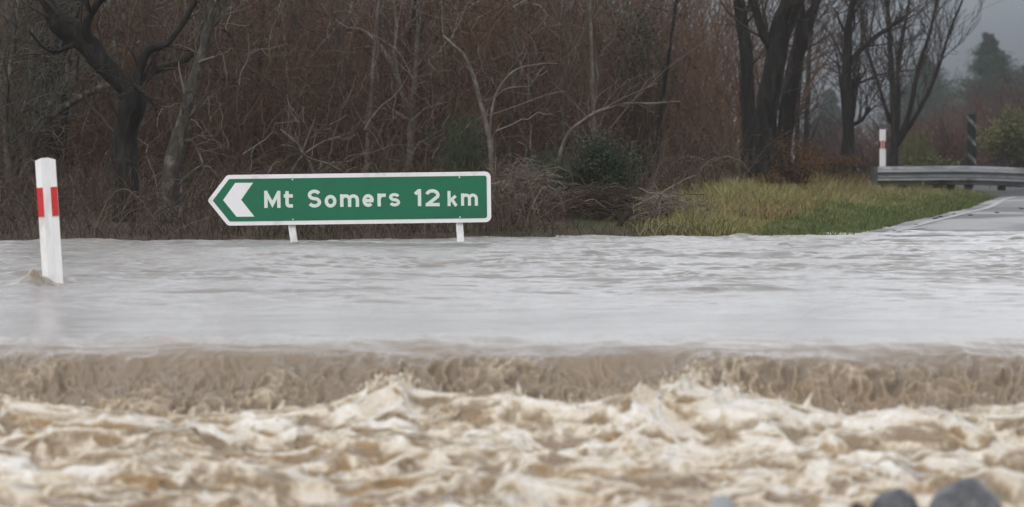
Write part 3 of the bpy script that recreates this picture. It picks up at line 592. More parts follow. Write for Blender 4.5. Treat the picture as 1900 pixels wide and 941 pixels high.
def tree(label, D, limbs, bark, twig, name='bare_tree', cat='tree', group=None, twigs=10, tl=.8, depth=2, up=.25, cont=True, dd=None, nb=4, spread=.75, wig=.2, tstart=.25, rmin=.0028, top=4.4):
    """limbs: photo-measured centre lines [(px, py, half width px)...]; first is the trunk. dd: depth drift per limb (m)."""
    base = at(limbs[0][0][0], limbs[0][0][1], D); gz = float(ground_z(base[0], D)); root = thing(name, label, cat, (base[0], D, gz), group)
    out = []
    for li, lm in enumerate(limbs):
        drift = (dd[li] if dd else (0 if li == 0 else RNG.uniform(-.5, .5)))
        q = np.array([[*at(px, py, D), rr*D/F] for px, py, rr in lm]); q[:, 1] += np.linspace(0, drift, len(q))
        if li == 0: q = np.vstack([[q[0, 0]+.02, D, min(gz, q[0, 2])-.15, q[0, 3]*1.25], q]) if q[0, 2] > gz-.3 else q
        m = 32 if li == 0 else 18
        p = resample(q, m*2); jn = resample(RNG.normal(0, 1, (max(3, m//5), 3)), m*2); jn[0] = jn[-1] = 0; p[:, :3] += jn*p[:, 3:4]*.16
        rr = np.maximum(p[:, 3], rmin); path = p[:, :3]
        kk = 16 if rr[0] > .02 else 7; V, Q = tubes(path[None], rr[None], kk); V = V.reshape(-1, kk, 3)
        th = np.arange(kk)/kk*2*np.pi; ss = np.linspace(0, 1, len(path))*(9 if li == 0 else 6); sd = int(RNG.integers(0, 400))
        nn_ = fbm(np.cos(th)[None]*1.3+ss[:, None]*.9, np.sin(th)[None]*1.3+0*ss[:, None]+sd, 2, 3)+.6*fbm(np.cos(th)[None]*3.6+ss[:, None]*.35, np.sin(th)[None]*3.6+sd+0*ss[:, None], 2, 8)
        V = (path[:, None]+(V-path[:, None])*(1+.15*nn_)[..., None]).reshape(-1, 3)
        mesh_np('trunk' if li == 0 else 'limb', V, Q, None, bark, root, loc=tuple(root.location))
        if cont and lm[-1][1] <= 15:   # carry on above the top of the picture
            d = path[-1]-path[-4]; d /= np.linalg.norm(d)
            rest = max(.6, top-path[-1][2]); grow(path[-1], d+np.array([0, 0, .5]), rest, rr[-1], depth+1, out, .4, nb+1, .12, spread, rmin*1.3)
        ln = np.linalg.norm(np.diff(path, axis=0), axis=1).sum()
        for k in range(int(twigs*(1 if li == 0 else .7)+.5)):
            i = int(RNG.uniform(tstart, .99)*(len(path)-1)); i = max(1, i); ax = path[i]-path[i-1]; ax /= np.linalg.norm(ax); q_ = RNG.normal(0, 1, 3)*np.array([1, .8, .5]); q_ -= ax*np.dot(q_, ax); q_ /= np.linalg.norm(q_)
            s = RNG.uniform(.5, 1.2)*spread*1.2
            grow(path[i], ax*math.cos(s)+q_*math.sin(s)+np.array([0, 0, up]), tl*RNG.uniform(.5, 1.3), min(max(rmin, rr[i]*.35), .022), depth, out, up, nb, wig, spread, rmin)
    if out:
        V, Q = strands(out); mesh_np('crown', V, Q, None, twig, root, loc=tuple(root.location))
    return root
BD, BL, BP = M['bark_dark'], M['bark_lichen'], M['bark_pale']; TD, TL, TP, TR = M['twig_dark'], M['twig_lichen'], M['twig_pale'], M['twig_red']
tree('dark crooked tree with a thick broken limb reaching up left', 32.6, [
    [(230, 450, 24), (232, 380, 22), (236, 300, 22), (240, 230, 23), (243, 185, 24), (238, 160, 21)],
    [(238, 165, 17), (205, 130, 18), (175, 95, 22), (150, 70, 21), (118, 48, 22), (95, 25, 16), (85, 0, 13)],
    [(246, 165, 12), (258, 130, 9), (275, 95, 8), (310, 80, 6), (340, 40, 5), (362, 0, 4)],
    [(248, 160, 9), (285, 132, 7), (330, 115, 6), (372, 78, 4)],
    [(165, 85, 11), (160, 50, 9), (175, 20, 7), (195, 0, 6)],
    [(240, 158, 6), (262, 163, 5), (278, 178, 4), (298, 205, 2.5)],
    [(145, 100, 3), (147, 150, 2.2)],
    [(150, 75, 6), (110, 95, 4), (85, 90, 3), (60, 60, 2)]], BD, TD, twigs=7, tl=.45, depth=1)
tree('pale lichen covered tree leaning right beside the dark crooked tree', 32.3, [
    [(305, 450, 20), (312, 400, 18), (318, 320, 17), (330, 265, 15), (345, 215, 12), (362, 140, 9), (378, 85, 9), (388, 40, 8), (402, 0, 8)],
    [(325, 265, 6), (355, 262, 4), (372, 290, 2), (384, 330, 1.5)],
    [(384, 55, 6), (408, 30, 5), (416, 0, 4)]], BL, TL, twigs=10, tl=.4, depth=1)
tree('thick dim trunk standing behind the crooked tree', 40.5, [
    [(98, 430, 28), (100, 300, 27), (102, 200, 30), (104, 120, 31), (112, 50, 30), (125, 0, 30)], [(80, 240, 10), (60, 150, 8), (50, 60, 7), (62, 0, 6)]], BD, TD, twigs=10, tl=.8)
tree('low pale lichened bough arching out in front of the crooked tree', 37.2, [
    [(40, 330, 5), (60, 265, 5), (95, 218, 6), (135, 190, 6.5), (175, 168, 6), (218, 152, 5), (240, 148, 4)],
    [(95, 218, 4), (60, 200, 3), (40, 170, 2)], [(130, 192, 3), (125, 120, 3), (140, 60, 2.5), (135, 0, 2)], [(60, 265, 3), (30, 320, 3), (38, 400, 2)]], BL, TL, twigs=10, tl=.5, depth=2, cat='bough', name='lichened_bough')
tree('slender lichened sapling at the far left edge', 36, [
    [(8, 445, 6), (14, 330, 6), (10, 220, 5), (22, 110, 4.5), (34, 0, 4)], [(12, 250, 3), (40, 200, 2.5), (60, 120, 2)], [(14, 180, 3), (0, 100, 2), (-20, 20, 2)]], BL, TL, twigs=22, tl=.55, depth=2, wig=.3)
tree('mossy sapling with many twigs between the left edge and the thick trunk', 37.8, [
    [(52, 445, 5), (48, 350, 5), (62, 240, 4), (58, 120, 3.6), (66, 0, 3)], [(55, 300, 3), (80, 230, 2.5), (110, 150, 2)]], BL, TL, twigs=20, tl=.5, depth=2, wig=.3)
tree('pale forked tree standing behind the middle of the sign', 41, [
    [(752, 420, 7), (756, 320, 7), (762, 262, 7), (763, 215, 9)],
    [(763, 218, 6), (745, 170, 5), (728, 120, 5), (705, 85, 4), (680, 60, 3)],
    [(763, 215, 6), (768, 165, 5), (774, 90, 4), (782, 0, 4)],
    [(757, 222, 5), (730, 205, 4), (712, 190, 3)],
    [(738, 148, 3.5), (733, 95, 3.5), (735, 40, 3), (728, 0, 3)]], BP, TP, twigs=9, tl=.45, depth=1)
tree('thin dark sapling bending left above the right end of the sign', 36, [
    [(916, 440, 4), (912, 340, 4), (908, 262, 4.5), (893, 200, 4), (880, 150, 3.6), (862, 105, 3), (842, 85, 2.4), (822, 66, 2)],
    [(908, 250, 3), (914, 200, 2.5), (925, 165, 2.2), (955, 130, 2), (1000, 118, 1.6), (1035, 116, 1.3)],
    [(918, 182, 2), (940, 165, 1.8), (985, 160, 1.4)]], M['bark_pale'], TP, twigs=5, tl=.3, depth=1, cont=False)
tree('long pale dead branch arching to the right above the dark shrub', 36.8, [
    [(1030, 330, 4), (1050, 255, 3.6), (1085, 222, 3.6), (1120, 202, 3.5), (1160, 192, 3), (1205, 192, 2.4), (1262, 189, 1.6)],
    [(1125, 200, 2), (1165, 178, 1.6), (1210, 160, 1.2)]], BP, TP, twigs=6, tl=.3, depth=1, cont=False, name='dead_branch', cat='branch')
tree('pale forked dead branch rising behind the left end of the sign', 35, [
    [(585, 330, 3), (562, 285, 2.6), (548, 262, 2.2), (520, 240, 1.6)], [(640, 322, 2.4), (610, 305, 2.4), (572, 292, 2.2), (545, 272, 1.4), (525, 270, 1)], [(540, 320, 2), (560, 290, 2), (600, 262, 1.5), (640, 250, 1)], [(560, 284, 1.8), (575, 245, 1.5), (585, 220, 1)]], BP, TP, twigs=4, tl=.25, depth=1, cont=False, name='dead_branch', cat='branch')
tree('stoutest dark trunk at the right edge of the wood', 50, [
    [(1416, 320, 27), (1420, 250, 23), (1424, 190, 21), (1436, 110, 20), (1452, 50, 21), (1470, 0, 20)], [(1436, 100, 9), (1415, 60, 8), (1395, 0, 7)]], BD, TD, twigs=8, tl=.7)
tree('forking dark trunk just right of the stoutest trunk', 51.5, [
    [(1450, 310, 16), (1455, 240, 15), (1466, 170, 15), (1482, 100, 14), (1490, 60, 13), (1482, 0, 11)], [(1486, 75, 9), (1505, 40, 9), (1520, 0, 8)]], BD, TD, twigs=8, tl=.7)
tree('dim trunk half hidden just left of the stoutest trunk', 54, [[(1390, 320, 14), (1392, 220, 13), (1386, 120, 12), (1370, 0, 11)]], BD, TD, twigs=8, tl=.9)
tree('thinner left one of a pair of far slim trunks', 82, [[(1478, 300, 5), (1480, 220, 4.5), (1486, 120, 4), (1488, 0, 3.5)]], BD, TD, twigs=16, tl=1.2, rmin=.006)
tree('taller right one of a pair of far slim trunks', 84, [[(1495, 300, 5.5), (1496, 220, 5), (1502, 100, 4), (1512, 0, 3.5)]], BD, TD, twigs=18, tl=1.2, rmin=.006)
tree('bare tree with a broken stub and one long limb sweeping right', 60, [
    [(1571, 312, 16), (1573, 262, 12), (1572, 200, 11), (1570, 150, 10), (1574, 118, 9), (1572, 60, 7), (1578, 20, 5.5), (1584, 0, 5)],
    [(1578, 122, 6), (1592, 98, 5), (1620, 72, 4.5), (1655, 48, 3.6), (1692, 22, 2.5)],
    [(1576, 215, 10), (1584, 175, 9), (1590, 152, 7), (1597, 138, 3.5)],
    [(1580, 232, 4), (1600, 222, 3.5), (1615, 200, 2.5)]], BD, TD, twigs=16, tl=.8, depth=2, rmin=.004)
tree('multi stemmed bare tree fanning out behind the far marker post', 72, [
    [(1658, 310, 8), (1659, 250, 7), (1656, 180, 6), (1652, 100, 5), (1647, 20, 4), (1645, 0, 4)],
    [(1662, 270, 5), (1668, 200, 4.5), (1668, 120, 4), (1682, 40, 3), (1690, 0, 2.5)],
    [(1664, 270, 6), (1685, 210, 5), (1700, 130, 4), (1722, 60, 3), (1735, 0, 2.5)],
    [(1668, 265, 5), (1698, 220, 4), (1735, 150, 3), (1765, 60, 2.5), (1790, 0, 2)],
    [(1652, 230, 4), (1630, 160, 3), (1608, 90, 2.5), (1598, 20, 2)]], BD, TD, twigs=20, tl=.9, depth=2, rmin=.0045, spread=.5, up=.4)
# slim background saplings inside the wood: nothing tells them apart
for k in range(24):
    D = RNG.uniform(38, 47); px = RNG.uniform(20, 1340); pal = k % 3
    x0 = px; lean = RNG.normal(0, 28); wpx = RNG.uniform(1.6, 4.2)*44/D*(1.4 if pal == 0 else 1)
    tree('slim bare sapling among the brown stems of the wood', D, [[(x0, 420, wpx*1.1), (x0+lean*.25, 300, wpx), (x0+lean*.6, 150, wpx*.85), (x0+lean, 0, wpx*.7)]],
         (BD, BL, BP)[pal], (TD, TL, TP)[pal], name='sapling', cat='tree', group='slim bare saplings in the wood', twigs=13, tl=.55, depth=1, up=.5, spread=.55)

# stems of the wood, too many to count
def stem_field(name, n, dr, xr, hr, rr, m, lean=.10, side=3, seed=1, sides=3, seg=6, bend=.06, zoff=0.):
    g = np.random.default_rng(seed); D = g.uniform(*dr, n); x = np.array([g.uniform(*xr(d)) for d in D]); keep = (dist_road(x, D) > 4.3) & (g.random(n) < .72+.6*fbm(x*1.1, D*.5, 2, seed)); D, x = D[keep], x[keep]; n = len(D)
    h = g.uniform(*hr, n)*(.75+D*.048); r = g.uniform(*rr, n)*np.where(g.random(n) < .08, 2.0, 1); z = ground_z(x, D)-.05+zoff
    s = np.linspace(0, 1, seg)[None]
    lx = (g.normal(0, lean, n)+.16*fbm(x*.9, D*.35, 2, seed+3))[:, None]; ly = g.normal(0, lean, n)[:, None]; cb = g.normal(0, bend, (n, 1)); ph = g.uniform(0, 6, (n, 1))
    P = np.stack([x[:, None]+h[:, None]*(lx*s+cb*s*s+.02*np.sin(ph+s*9)), D[:, None]+h[:, None]*(ly*s), z[:, None]+h[:, None]*s*(1-.5*cb**2)], -1)
    Rr = r[:, None]*(1-.75*s)+.0015
    V, Q = tubes(P, Rr, sides); mb = MB(); mb.add(V, Q)
    if side:
        m_ = n*side; pi = np.repeat(np.arange(n), side); ti = g.integers(1, seg-1, m_); p0 = P[pi, ti]
        sg = np.linspace(0, 1, 5)[None]; L_ = g.uniform(.15, .38, m_)*h[pi]*.6; ang = g.uniform(0, 2*np.pi, m_); o = g.uniform(.3, .95, m_)
        d = np.stack([np.cos(ang)*o, np.sin(ang)*o, 1-.4*o], -1); d /= np.linalg.norm(d, axis=1, keepdims=True)
        w_ = g.normal(0, .11, (m_, 1, 3))*np.sin(sg*np.pi)[..., None]
        P2 = p0[:, None]+d[:, None]*(L_[:, None]*sg)[..., None]+w_*L_[:, None, None]; P2[..., 2] += (L_[:, None]*.18*sg**2)
        R2 = (r[pi]*.5)[:, None]*(1-.7*sg)+.0014; V, Q = tubes(P2, R2, 3); mb.add(V, Q)
    return tag(mb.build(name, m, sm=False), kind='stuff')
def xr_near(d): return (-.19*d-2, min(.0625*d, .0625*d))
stem_field('wood_undergrowth', 5600, (41, 66), xr_near, (.45, 1.12), (.0035, .009), M['thicket'], lean=.26, side=5, seed=21, bend=.26)
stem_field('far_woodland', 6800, (62, 120), lambda d: (-.2*d-3, .0605*d), (.6, 1.15), (.010, .020), M['thicket_far'], lean=.28, side=4, seed=22, bend=.25)
# arching brambles and low tangle along the bank
def arcs(name, n, dr, xr, lr, rr, m, seed, hfac=.8, kind='stuff', base_z=None):
    g = np.random.default_rng(seed); D = g.uniform(*dr, n); x = np.array([g.uniform(*xr(d)) for d in D]); L_ = g.uniform(*lr, n)
    D = np.maximum(D, bank_y(x)+.1+g.uniform(0, .6, n)); keep = dist_road(x, D) > 2.5; D, x, L_ = D[keep], x[keep], L_[keep]; n = len(D)
    a = g.uniform(0, 2*np.pi, n); s = np.linspace(0, 1, 8)[None]; hf = g.uniform(.35, 1.0, (n, 1))*hfac; reach = g.uniform(.2, 1, (n, 1))
    z0 = ground_z(x, D)
    P = np.stack([x[:, None]+np.cos(a)[:, None]*L_[:, None]*reach*s, D[:, None]+np.sin(a)[:, None]*L_[:, None]*reach*s*.6, z0[:, None]+L_[:, None]*hf*np.sin(s*g.uniform(1.5, 2.9, (n, 1)))], -1)
    P += np.cumsum(g.normal(0, .02, P.shape), axis=1)*L_[:, None, None]
    r = g.uniform(*rr, n); V, Q = tubes(P, r[:, None]*(1-.6*s)+.0012, 3); mb = MB(); mb.add(V, Q)
    return tag(mb.build(name, m, sm=False), kind=kind)
arcs('bramble_tangle', 4600, (30, 39), lambda d: (-.2*d, .05*d), (.2, .75), (.002, .0045), M['bramble'], 31)
arcs('bramble_undergrowth', 3600, (38.5, 56), lambda d: (-.2*d, .062*d), (.4, 1.2), (.003, .006), M['bramble'], 32)
def tangle(name, n, dr, xr, m, seed):
    g = np.random.default_rng(seed); D = g.uniform(*dr, n); x = np.array([g.uniform(*xr(d)) for d in D]); keep = dist_road(x, D) > 4.0; D, x = D[keep], x[keep]; n = len(D)
    z = ground_z(x, D)+g.uniform(.2, 1, n)*(.5+D*.042); L_ = g.uniform(.25, .95, n); el = g.normal(.7, .55, n); az = g.uniform(0, 2*np.pi, n); s = np.linspace(0, 1, 8)[None]
    d = np.stack([np.cos(el)*np.cos(az), np.cos(el)*np.sin(az), np.sin(el)], -1)
    P = np.stack([x, D, z], -1)[:, None]+d[:, None]*(L_[:, None]*s)[..., None]; P = P+np.cumsum(g.normal(0, .035, P.shape), axis=1)*L_[:, None, None]+g.normal(0, .22, (n, 1, 3))*(s**2)[..., None]*L_[:, None, None]
    V, Q = tubes(P, g.uniform(.002, .0055, n)[:, None]*(1-.6*s)+.001, 3); mb = MB(); mb.add(V, Q); return tag(mb.build(name, m, sm=False), kind='stuff')
tangle('twig_tangle', 15000, (39.5, 56), xr_near, M['thicket'], 61)
tangle('dead_twig_tangle', 1300, (38, 50), xr_near, M['twig_pale'], 62)
def blades(name, x, D, h, wd, m, seed, lean=.35, parent=None, z=None):
    g = np.random.default_rng(seed); n = len(x); z = ground_z(x, D)-.01 if z is None else z; a = g.uniform(0, 2*np.pi, n); s = np.array([0, .4, .75, 1.])[None]
    lx = g.normal(0, lean, (n, 1)); ly = g.normal(0, lean, (n, 1))
    C = np.stack([x[:, None]+h[:, None]*lx*s**1.8, D[:, None]+h[:, None]*ly*s**1.8, z[:, None]+h[:, None]*s*(1-.25*(np.abs(lx)+np.abs(ly))*s)], -1)
    wv = np.stack([np.cos(a), .5*np.sin(a), 0*a], -1)[:, None]*(wd[:, None]*np.array([1, .85, .55, .08])[None])[..., None]
    V = np.stack([C-wv, C+wv], 2); i = np.arange(n*8).reshape(n, 4, 2)
    Q = np.stack([i[:, :-1, 0], i[:, :-1, 1], i[:, 1:, 1], i[:, 1:, 0]], -1).reshape(-1, 4)
    return mesh_np(name, V, Q, None, m, parent)
g = np.random.default_rng(44)
def scatter(n, y0, y1, w0, w1):
    y = y0+(y1-y0)*g.uniform(0, 1, n)**1.4; le = wood_edge_x(y); ri = road_left_x(y)-.02; t = g.uniform(w0, w1, n); t = np.where(t < .12, t-np.abs(g.normal(0, .12, n))*(g.random(n) < .5), t); return le+(ri-le)*t, y
x, y = scatter(90000, 31.5, 66, -.12, 1.0); tall = (.45+.75*smooth(-.2, .5, fbm(x*1.1, y*.5, 3, 45)))*smooth(-.1, 1.4, dist_road(x, y)); k = (y > bank_y(x)+.05) & ~((x > 7.4) & (y > 60.2))
x, y, tall = x[k], y[k], tall[k]; tus = fbm(x*2.6, y*1.1, 3, 145); k = (tus > -.28) | (g.random(len(x)) < .25); x, y, tall = x[k], y[k], tall[k]*(.55+1.1*smooth(-.25, .5, tus[k])); h = .03+.105*tall*g.uniform(.5, 1.4, len(x))
tag(blades('verge_grass', x, y, h, g.uniform(.0017, .0032, len(x)), M['grass'], 46, .6), kind='stuff')
x, y = scatter(26000, 31.6, 66, .45, 1.0); k = (dist_road(x, y) < 1.6) & (y > bank_y(x)) & ~((x > 7.4) & (y > 60.2)); x, y = x[k], y[k]
tag(blades('mown_grass', x, y, g.uniform(.035, .09, len(x)), np.full(len(x), .005), M['grass_short'], 47), kind='stuff')
x, y = scatter(9000, 34, 66, -.3, .5); k = x/y < .0915; x, y = x[k], y[k]; h = g.uniform(.12, .34, len(x))*(.5+.8*smooth(46, 58, y))
tag(blades('dry_grass', x, y, h, np.full(len(x), .0045), M['dry_grass'], 48, .5), kind='stuff')
x = g.uniform(-6, 1.8, 2600); y = bank_y(x)+np.abs(g.normal(0, .7, 2600))+.05
tag(blades('bank_grass', x, y, g.uniform(.04, .2, 2600), np.full(2600, .003), mat('bank_dry_grass', rough=.85, spec=.15, island=[(.03, .022, .014), (.06, .045, .026), (.035, .036, .017), (.1, .075, .05), (.025, .018, .012)]), 49, .8), kind='stuff')

# shrubs
def leaf_cloud(c, rad, n, size, seed, lump=.35, flat=.2):
    g = np.random.default_rng(seed); nl = max(5, n//260); cen = g.normal(0, .45, (nl, 3)); cen /= np.maximum(1, np.linalg.norm(cen, axis=1, keepdims=True)); pi = g.integers(0, nl, n)
    p = cen[pi]+g.normal(0, lump*.5, (n, 3)); p[:, 2] = np.maximum(p[:, 2], -.95+g.uniform(0, .1, n)); p = c+p*rad
    a = g.normal(0, 1, (n, 3)); a /= np.linalg.norm(a, axis=1, keepdims=True); b = np.cross(a, g.normal(0, 1, (n, 3))); b /= np.linalg.norm(b, axis=1, keepdims=True)
    s = (size*g.uniform(.6, 1.4, n))[:, None]
    V = np.stack([p-a*s, p+b*s*.42, p+a*s, p-b*s*.42], 1); return V.reshape(-1, 3), np.arange(n*4).reshape(n, 4)
def shrub(name, label, cat, px, py, D, wpx, hpx, n, size, leafm, twigm, seed, lump=.35, stems=70, group=None):
    c = at(px, py, D); rad = np.array([wpx/2/F*D, wpx/2/F*D*.8, hpx/2/F*D]); gz = float(ground_z(c[0], D)); root = thing(name, label, cat, (c[0], D, gz), group)
    g = np.random.default_rng(seed+100); s = np.linspace(0, 1, 6)[None, :, None]
    tip = c+g.normal(0, .5, (stems, 3))*rad; tip[:, 2] = np.maximum(tip[:, 2], c[2]); b0 = np.array([c[0], D, gz-.05])+g.normal(0, .18, (stems, 3))*rad*np.array([1, 1, 0])
    P = b0[:, None]*(1-s)+tip[:, None]*s+np.sin(s*np.pi)*g.normal(0, .12, (stems, 1, 3))*rad
    V, Q = tubes(P, np.linspace(.009, .003, 6)[None]+0*P[..., 0]); mesh_np('stems', V, Q, None, twigm, root, loc=tuple(root.location))
    V, Q = leaf_cloud(c, rad, n, size, seed, lump); mesh_np('foliage', V, Q, None, leafm, root, loc=tuple(root.location)); return root
def broom(label, px, py, D, wpx, hpx, n, m, seed, name='broom_shrub', cat='shrub', fan=.5, r=.0035):
    """upright green shoots springing from one base"""
    c = at(px, py, D); g = np.random.default_rng(seed); gz = float(ground_z(c[0], D)); root = thing(name, label, cat, (c[0], D, gz))
    H = (c[2]+hpx/2/F*D)-gz; W = wpx/2/F*D
    t = np.linspace(0, 1, 7)[None]; ang = g.uniform(0, 2*np.pi, n); rad = np.sqrt(g.uniform(0, 1, n)); hh = H*g.uniform(.55, 1.05, n)*(1-.35*rad**2)
    P = np.stack([c[0]+(np.cos(ang)*rad*W)[:, None]*(fan*.4+(1-fan*.4)*t**.8), D+(np.sin(ang)*rad*W)[:, None]*(fan*.4+(1-fan*.4)*t**.8), gz-.05+hh[:, None]*t], -1)
    P[..., :2] += np.cumsum(g.normal(0, .022, (n, 7, 2)), axis=1); V, Q = tubes(P, np.full((n, 7), r)*(1-.5*t))
    mesh_np('stems', V, Q, None, m, root, loc=tuple(root.location))
    k = n*6; pi = g.integers(0, n, k); ti = g.integers(2, 7, k); p = P[pi, ti]; d = np.stack([g.normal(0, .5, k), g.normal(0, .5, k), g.uniform(.3, 1.2, k)], -1)*.09
    s = np.array([0, .5, 1.])[None, :, None]; V, Q = tubes(p[:, None]+d[:, None]*s, np.full((k, 3), r*.8)); mesh_np('foliage', V, Q, None, m, root, loc=tuple(root.location)); return root
shrub('evergreen_shrub', 'dense dark green shrub at the water edge right of the sign', 'shrub', 1118, 312, 34.5, 125, 135, 15000, .012, M['leaf_dark'], TD, 1, .55)
broom('wispy green broom bush left of the dense dark shrub', 1025, 345, 34.6, 150, 130, 520, M['leaf_broom'], 2)
broom('small upright green bush standing above the right end of the sign', 860, 258, 38, 85, 165, 170, M['leaf_broom'], 3, fan=1.3)
shrub('rust_shrub', 'rust brown leafy shrub at the foot of the dark trunks', 'shrub', 1472, 300, 47, 100, 85, 3600, .013, M['leaf_rust'], TD, 4, .6)
shrub('rust_shrub', 'smaller low rust brown shrub on the grass below the other one', 'shrub', 1428, 338, 46, 70, 40, 1500, .012, M['leaf_rust'], TD, 5, .6)
shrub('rust_shrub', 'orange brown dead bracken patch behind the grass left of the stub tree', 'shrub', 1540, 305, 55, 110, 40, 1800, .014, M['leaf_rust'], TD, 12, .6)
shrub('roadside_bush', 'olive green bush at the right edge behind the hazard board', 'shrub', 1880, 262, 78, 150, 105, 4200, .035, M['leaf_olive'], TD, 6, .45)
shrub('roadside_bush', 'low olive scrub behind the guard rail between the two posts', 'shrub', 1740, 300, 74, 150, 40, 1500, .03, M['leaf_olive'], TD, 7, .45)
broom('thin olive scrub beside the fan shaped tree', 1700, 262, 76, 90, 70, 220, M['leaf_olive'], 8, r=.005)
shrub('evergreen_tree', 'dim dark green leafy crown deep in the wood above the dense dark shrub', 'tree', 1185, 110, 47, 190, 250, 2600, .022, M['leaf_dark'], TD, 9, .6)
# twig heaps washed against the bank
def heap(label, px, py, D, wpx, hpx, n, m, seed, name='twig_heap', cat='heap of twigs'):
    g = np.random.default_rng(seed); c = at(px, py, D); W, Hh = wpx/2/F*D, hpx/F*D; gz = float(ground_z(c[0], D)); s = np.linspace(0, 1, 6)[None]
    xx = g.normal(0, .42, n)*W; yy = g.normal(0, .35, n)*.6; zz = gz+g.uniform(0, 1, n)*Hh*np.exp(-(xx/W)**2); a = g.normal(0, .8, n)+np.where(g.random(n) < .5, 0, np.pi); L_ = g.uniform(.12, .5, n)
    P = np.stack([c[0]+xx[:, None]+np.cos(a)[:, None]*L_[:, None]*(s-.5), D+yy[:, None]+(g.normal(0, .3, n)*L_)[:, None]*(s-.5), zz[:, None]+(np.sin(a)*L_*.7)[:, None]*(s-.5)+.1*L_[:, None]*np.sin(s*np.pi)], -1)
    P += np.cumsum(g.normal(0, .05, P.shape), axis=1)*L_[:, None, None]
    V, Q = tubes(P, g.uniform(.002, .0055, n)[:, None]*(1-.5*s)+.001); o = mesh_np(name, V, Q, None, m, loc=(c[0], D, gz)); return tag(o, label, cat)
heap('pale grey tangle of dead twigs on the bank right of the sign', 985, 395, 34, 170, 85, 420, M['dead_twigs'], 1)
heap('brown tangle of dead twigs below the dense dark shrub', 1120, 410, 33.5, 170, 50, 300, M['bramble'], 2)
heap('grey dead twigs piled behind the left post of the sign', 510, 425, 32.5, 200, 40, 240, M['dead_twigs'], 3)
heap('grey heap of dead twigs at the left end of the grass verge', 1235, 405, 33.2, 120, 45, 260, M['dead_twigs'], 5)
for lbl, p in (('dark snapped stick poking up from the bank below the dense dark shrub', [(1148, 425, 5), (1158, 405, 6), (1172, 390, 4)]), ('dark stick leaning over the water right of the sign', [(945, 425, 3), (962, 405, 4), (978, 385, 3)])):
    tree(lbl, 32.6, [p], BD, TD, name='snapped_stick', cat='stick', twigs=2, tl=.12, depth=0, cont=False)

# distant hazy willows and pines beyond the bend
def willow(label, px, D, wpx, top, n, seed, m=None):
    g = np.random.default_rng(seed); x0 = (px-950)/F*D; gz = float(ground_z(x0, D)); root = thing('willow_bush', label, 'bush', (x0, D, gz), 'reddish willow bushes beyond the bend')
    H = HC-(top-HY)/F*D-gz; W = wpx/2/F*D; t = np.linspace(0, 1, 7)[None]
    tx = g.uniform(-1, 1, n); tx = np.sign(tx)*np.abs(tx)**.8; hh = H*(1-.45*tx**2)*g.uniform(.55, 1.02, n); bx_ = g.normal(0, .3, n)*W
    P = np.stack([x0+bx_[:, None]+(tx*W-bx_*.5)[:, None]*t**1.1, D+g.normal(0, .5, n)[:, None]*W*t, gz-.05+hh[:, None]*t**.85], -1); P[..., :2] += np.cumsum(g.normal(0, .03, (n, 7, 2)), axis=1)
    V, Q = tubes(P, np.linspace(.024, .008, 7)[None]+0*P[..., 0]); mesh_np('stems', V, Q, None, TR, root, loc=tuple(root.location))
    k = n*12; pi = g.integers(0, n, k); ti = g.integers(2, 7, k); p = P[pi, ti]; d = np.stack([g.normal(tx[pi]*.3, .4, k), g.normal(0, .4, k), g.uniform(.3, 1., k)], -1)*H*.2
    s = np.array([0, .5, 1.])[None, :, None]; V, Q = tubes(p[:, None]+d[:, None]*s, np.full((k, 3), .0075)); mesh_np('crown', V, Q, None, m or TR, root, loc=tuple(root.location))
willow('broad reddish willow bush behind the guard rail near the hazard board', 1760, 100, 230, 205, 120, 1)
willow('tall reddish willow bush at the right edge below the pine', 1880, 118, 200, 150, 130, 2)
willow('reddish willow bush between the stub tree and the far marker', 1615, 112, 170, 225, 90, 3)
willow('dim willow bush between the dark trunks and the stub tree', 1530, 125, 170, 205, 90, 4, TD)
willow('rearmost reddish willow bush beyond the hazard board', 1815, 150, 240, 165, 110, 5)
willow('dim grey willow bush behind the fan shaped tree', 1690, 160, 240, 195, 110, 6, TD)
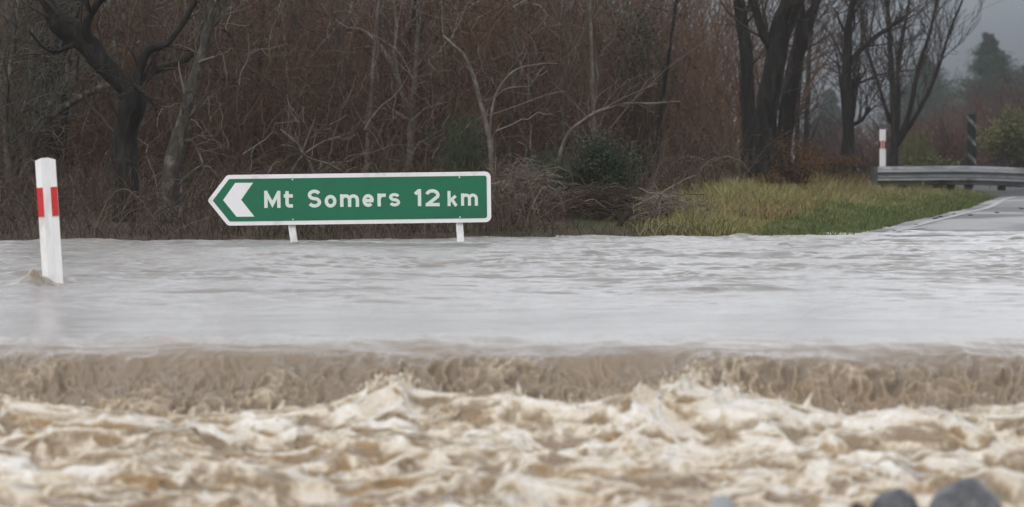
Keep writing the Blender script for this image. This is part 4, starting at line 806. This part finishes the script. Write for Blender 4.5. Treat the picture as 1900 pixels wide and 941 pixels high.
def pine(label, px, D, wpx, top, seed, nl=16):
    g = np.random.default_rng(seed); x0 = (px-950)/F*D; gz = float(ground_z(x0, D)); root = thing('pine_tree', label, 'tree', (x0, D, gz), 'hazy pines on the skyline'); H = HC-(top-HY)/F*D-gz; W = wpx/2/F*D
    V, Q = tubes(np.array([[(x0, D, gz-.1), (x0+.05, D, gz+H*.5), (x0, D, gz+H*.97)]]), np.array([[.2, .13, .03]]), 8)
    vs = []; br = []
    for i in range(nl):
        f = i/(nl-1); z = gz+H*(.14+.84*f); L_ = W*(1-f**1.15)*g.uniform(.55, 1.2)+.12
        for a in g.uniform(0, 2*np.pi, 7):
            l = L_*g.uniform(.6, 1.15); tip = np.array([x0+math.cos(a)*l, D+math.sin(a)*l, z+l*.28]); b0 = np.array([x0, D, z]); br.append((np.linspace(b0, tip, 6), np.linspace(.04, .012, 6)))
            for q in np.linspace(.35, 1, 4):
                n = 80; c = b0+(tip-b0)*q+g.normal(0, .06, 3); vs.append((c, l*.17+.07, n))
    V2_, Q2_ = strands(br); mb = MB(); mb.add(V, Q); mb.add(V2_, Q2_); mb.build('trunk', BD, root, sm=True, loc=tuple(root.location))
    P = np.concatenate([c+g.normal(0, 1, (n, 3))*r*np.array([1, 1, .6]) for c, r, n in vs]); n = len(P); a = g.normal(0, 1, (n, 3))+np.array([0, 0, .6]); a /= np.linalg.norm(a, axis=1, keepdims=True); b = np.cross(a, g.normal(0, 1, (n, 3))); b /= np.linalg.norm(b, axis=1, keepdims=True)
    V = np.stack([P-a*.10, P+b*.022, P+a*.10, P-b*.022], 1).reshape(-1, 3); mesh_np('crown', V, np.arange(n*4).reshape(n, 4), None, M['needle'], root, loc=tuple(root.location))
pine('tallest hazy pine rising at the right edge of the skyline', 1835, 215, 250, 66, 1, 20)
pine('broad hazy pine behind the fan shaped bare tree', 1715, 235, 230, 105, 2, 18)
pine('hazy pine cut by the right edge of the picture', 1905, 230, 150, 125, 3)
pine('faint small pine between the dark trunks and the stub tree', 1540, 260, 110, 170, 4)
# small debris washed onto the road
g = np.random.default_rng(77); mb = MB()
for px, py in ((1735, 405), (1770, 398), (1800, 400), (1893, 388), (1700, 415), (1850, 396), (1660, 424), (1745, 402), (1738, 404), (1897, 389)):
    D = .575*F/(py-HY); x = (px-950)/F*D; r = g.uniform(.006, .014); mb.add(iv*np.array([r*2.2, r*1.5, r*.6])*(1+.2*g.normal(0, 1, (len(iv), 1)))+np.array([x, D, float(road_z(np.array(x), np.array(D)))+r*.4]), None, it)
tag(mb.build('road_debris', M['timber_dark'], sm=True), kind='stuff')

# ------------------------------------------------------------------ wet air
def haze():
    mb = MB(); mb.box((-520, -140, -2.2), (520, 1520, 14)); o = mb.build('haze', None)
    m = bpy.data.materials.new('rain_haze'); m.use_nodes = True; t = m.node_tree; t.nodes.clear(); v = t.nodes.new('ShaderNodeVolumePrincipled'); out = t.nodes.new('ShaderNodeOutputMaterial')
    v.inputs['Color'].default_value = (.72, .75, .80, 1); v.inputs['Density'].default_value = .0006; v.inputs['Anisotropy'].default_value = .2; t.links.new(v.outputs[0], out.inputs['Volume'])
    o.data.materials.append(m); tag(o, kind='stuff')
haze()
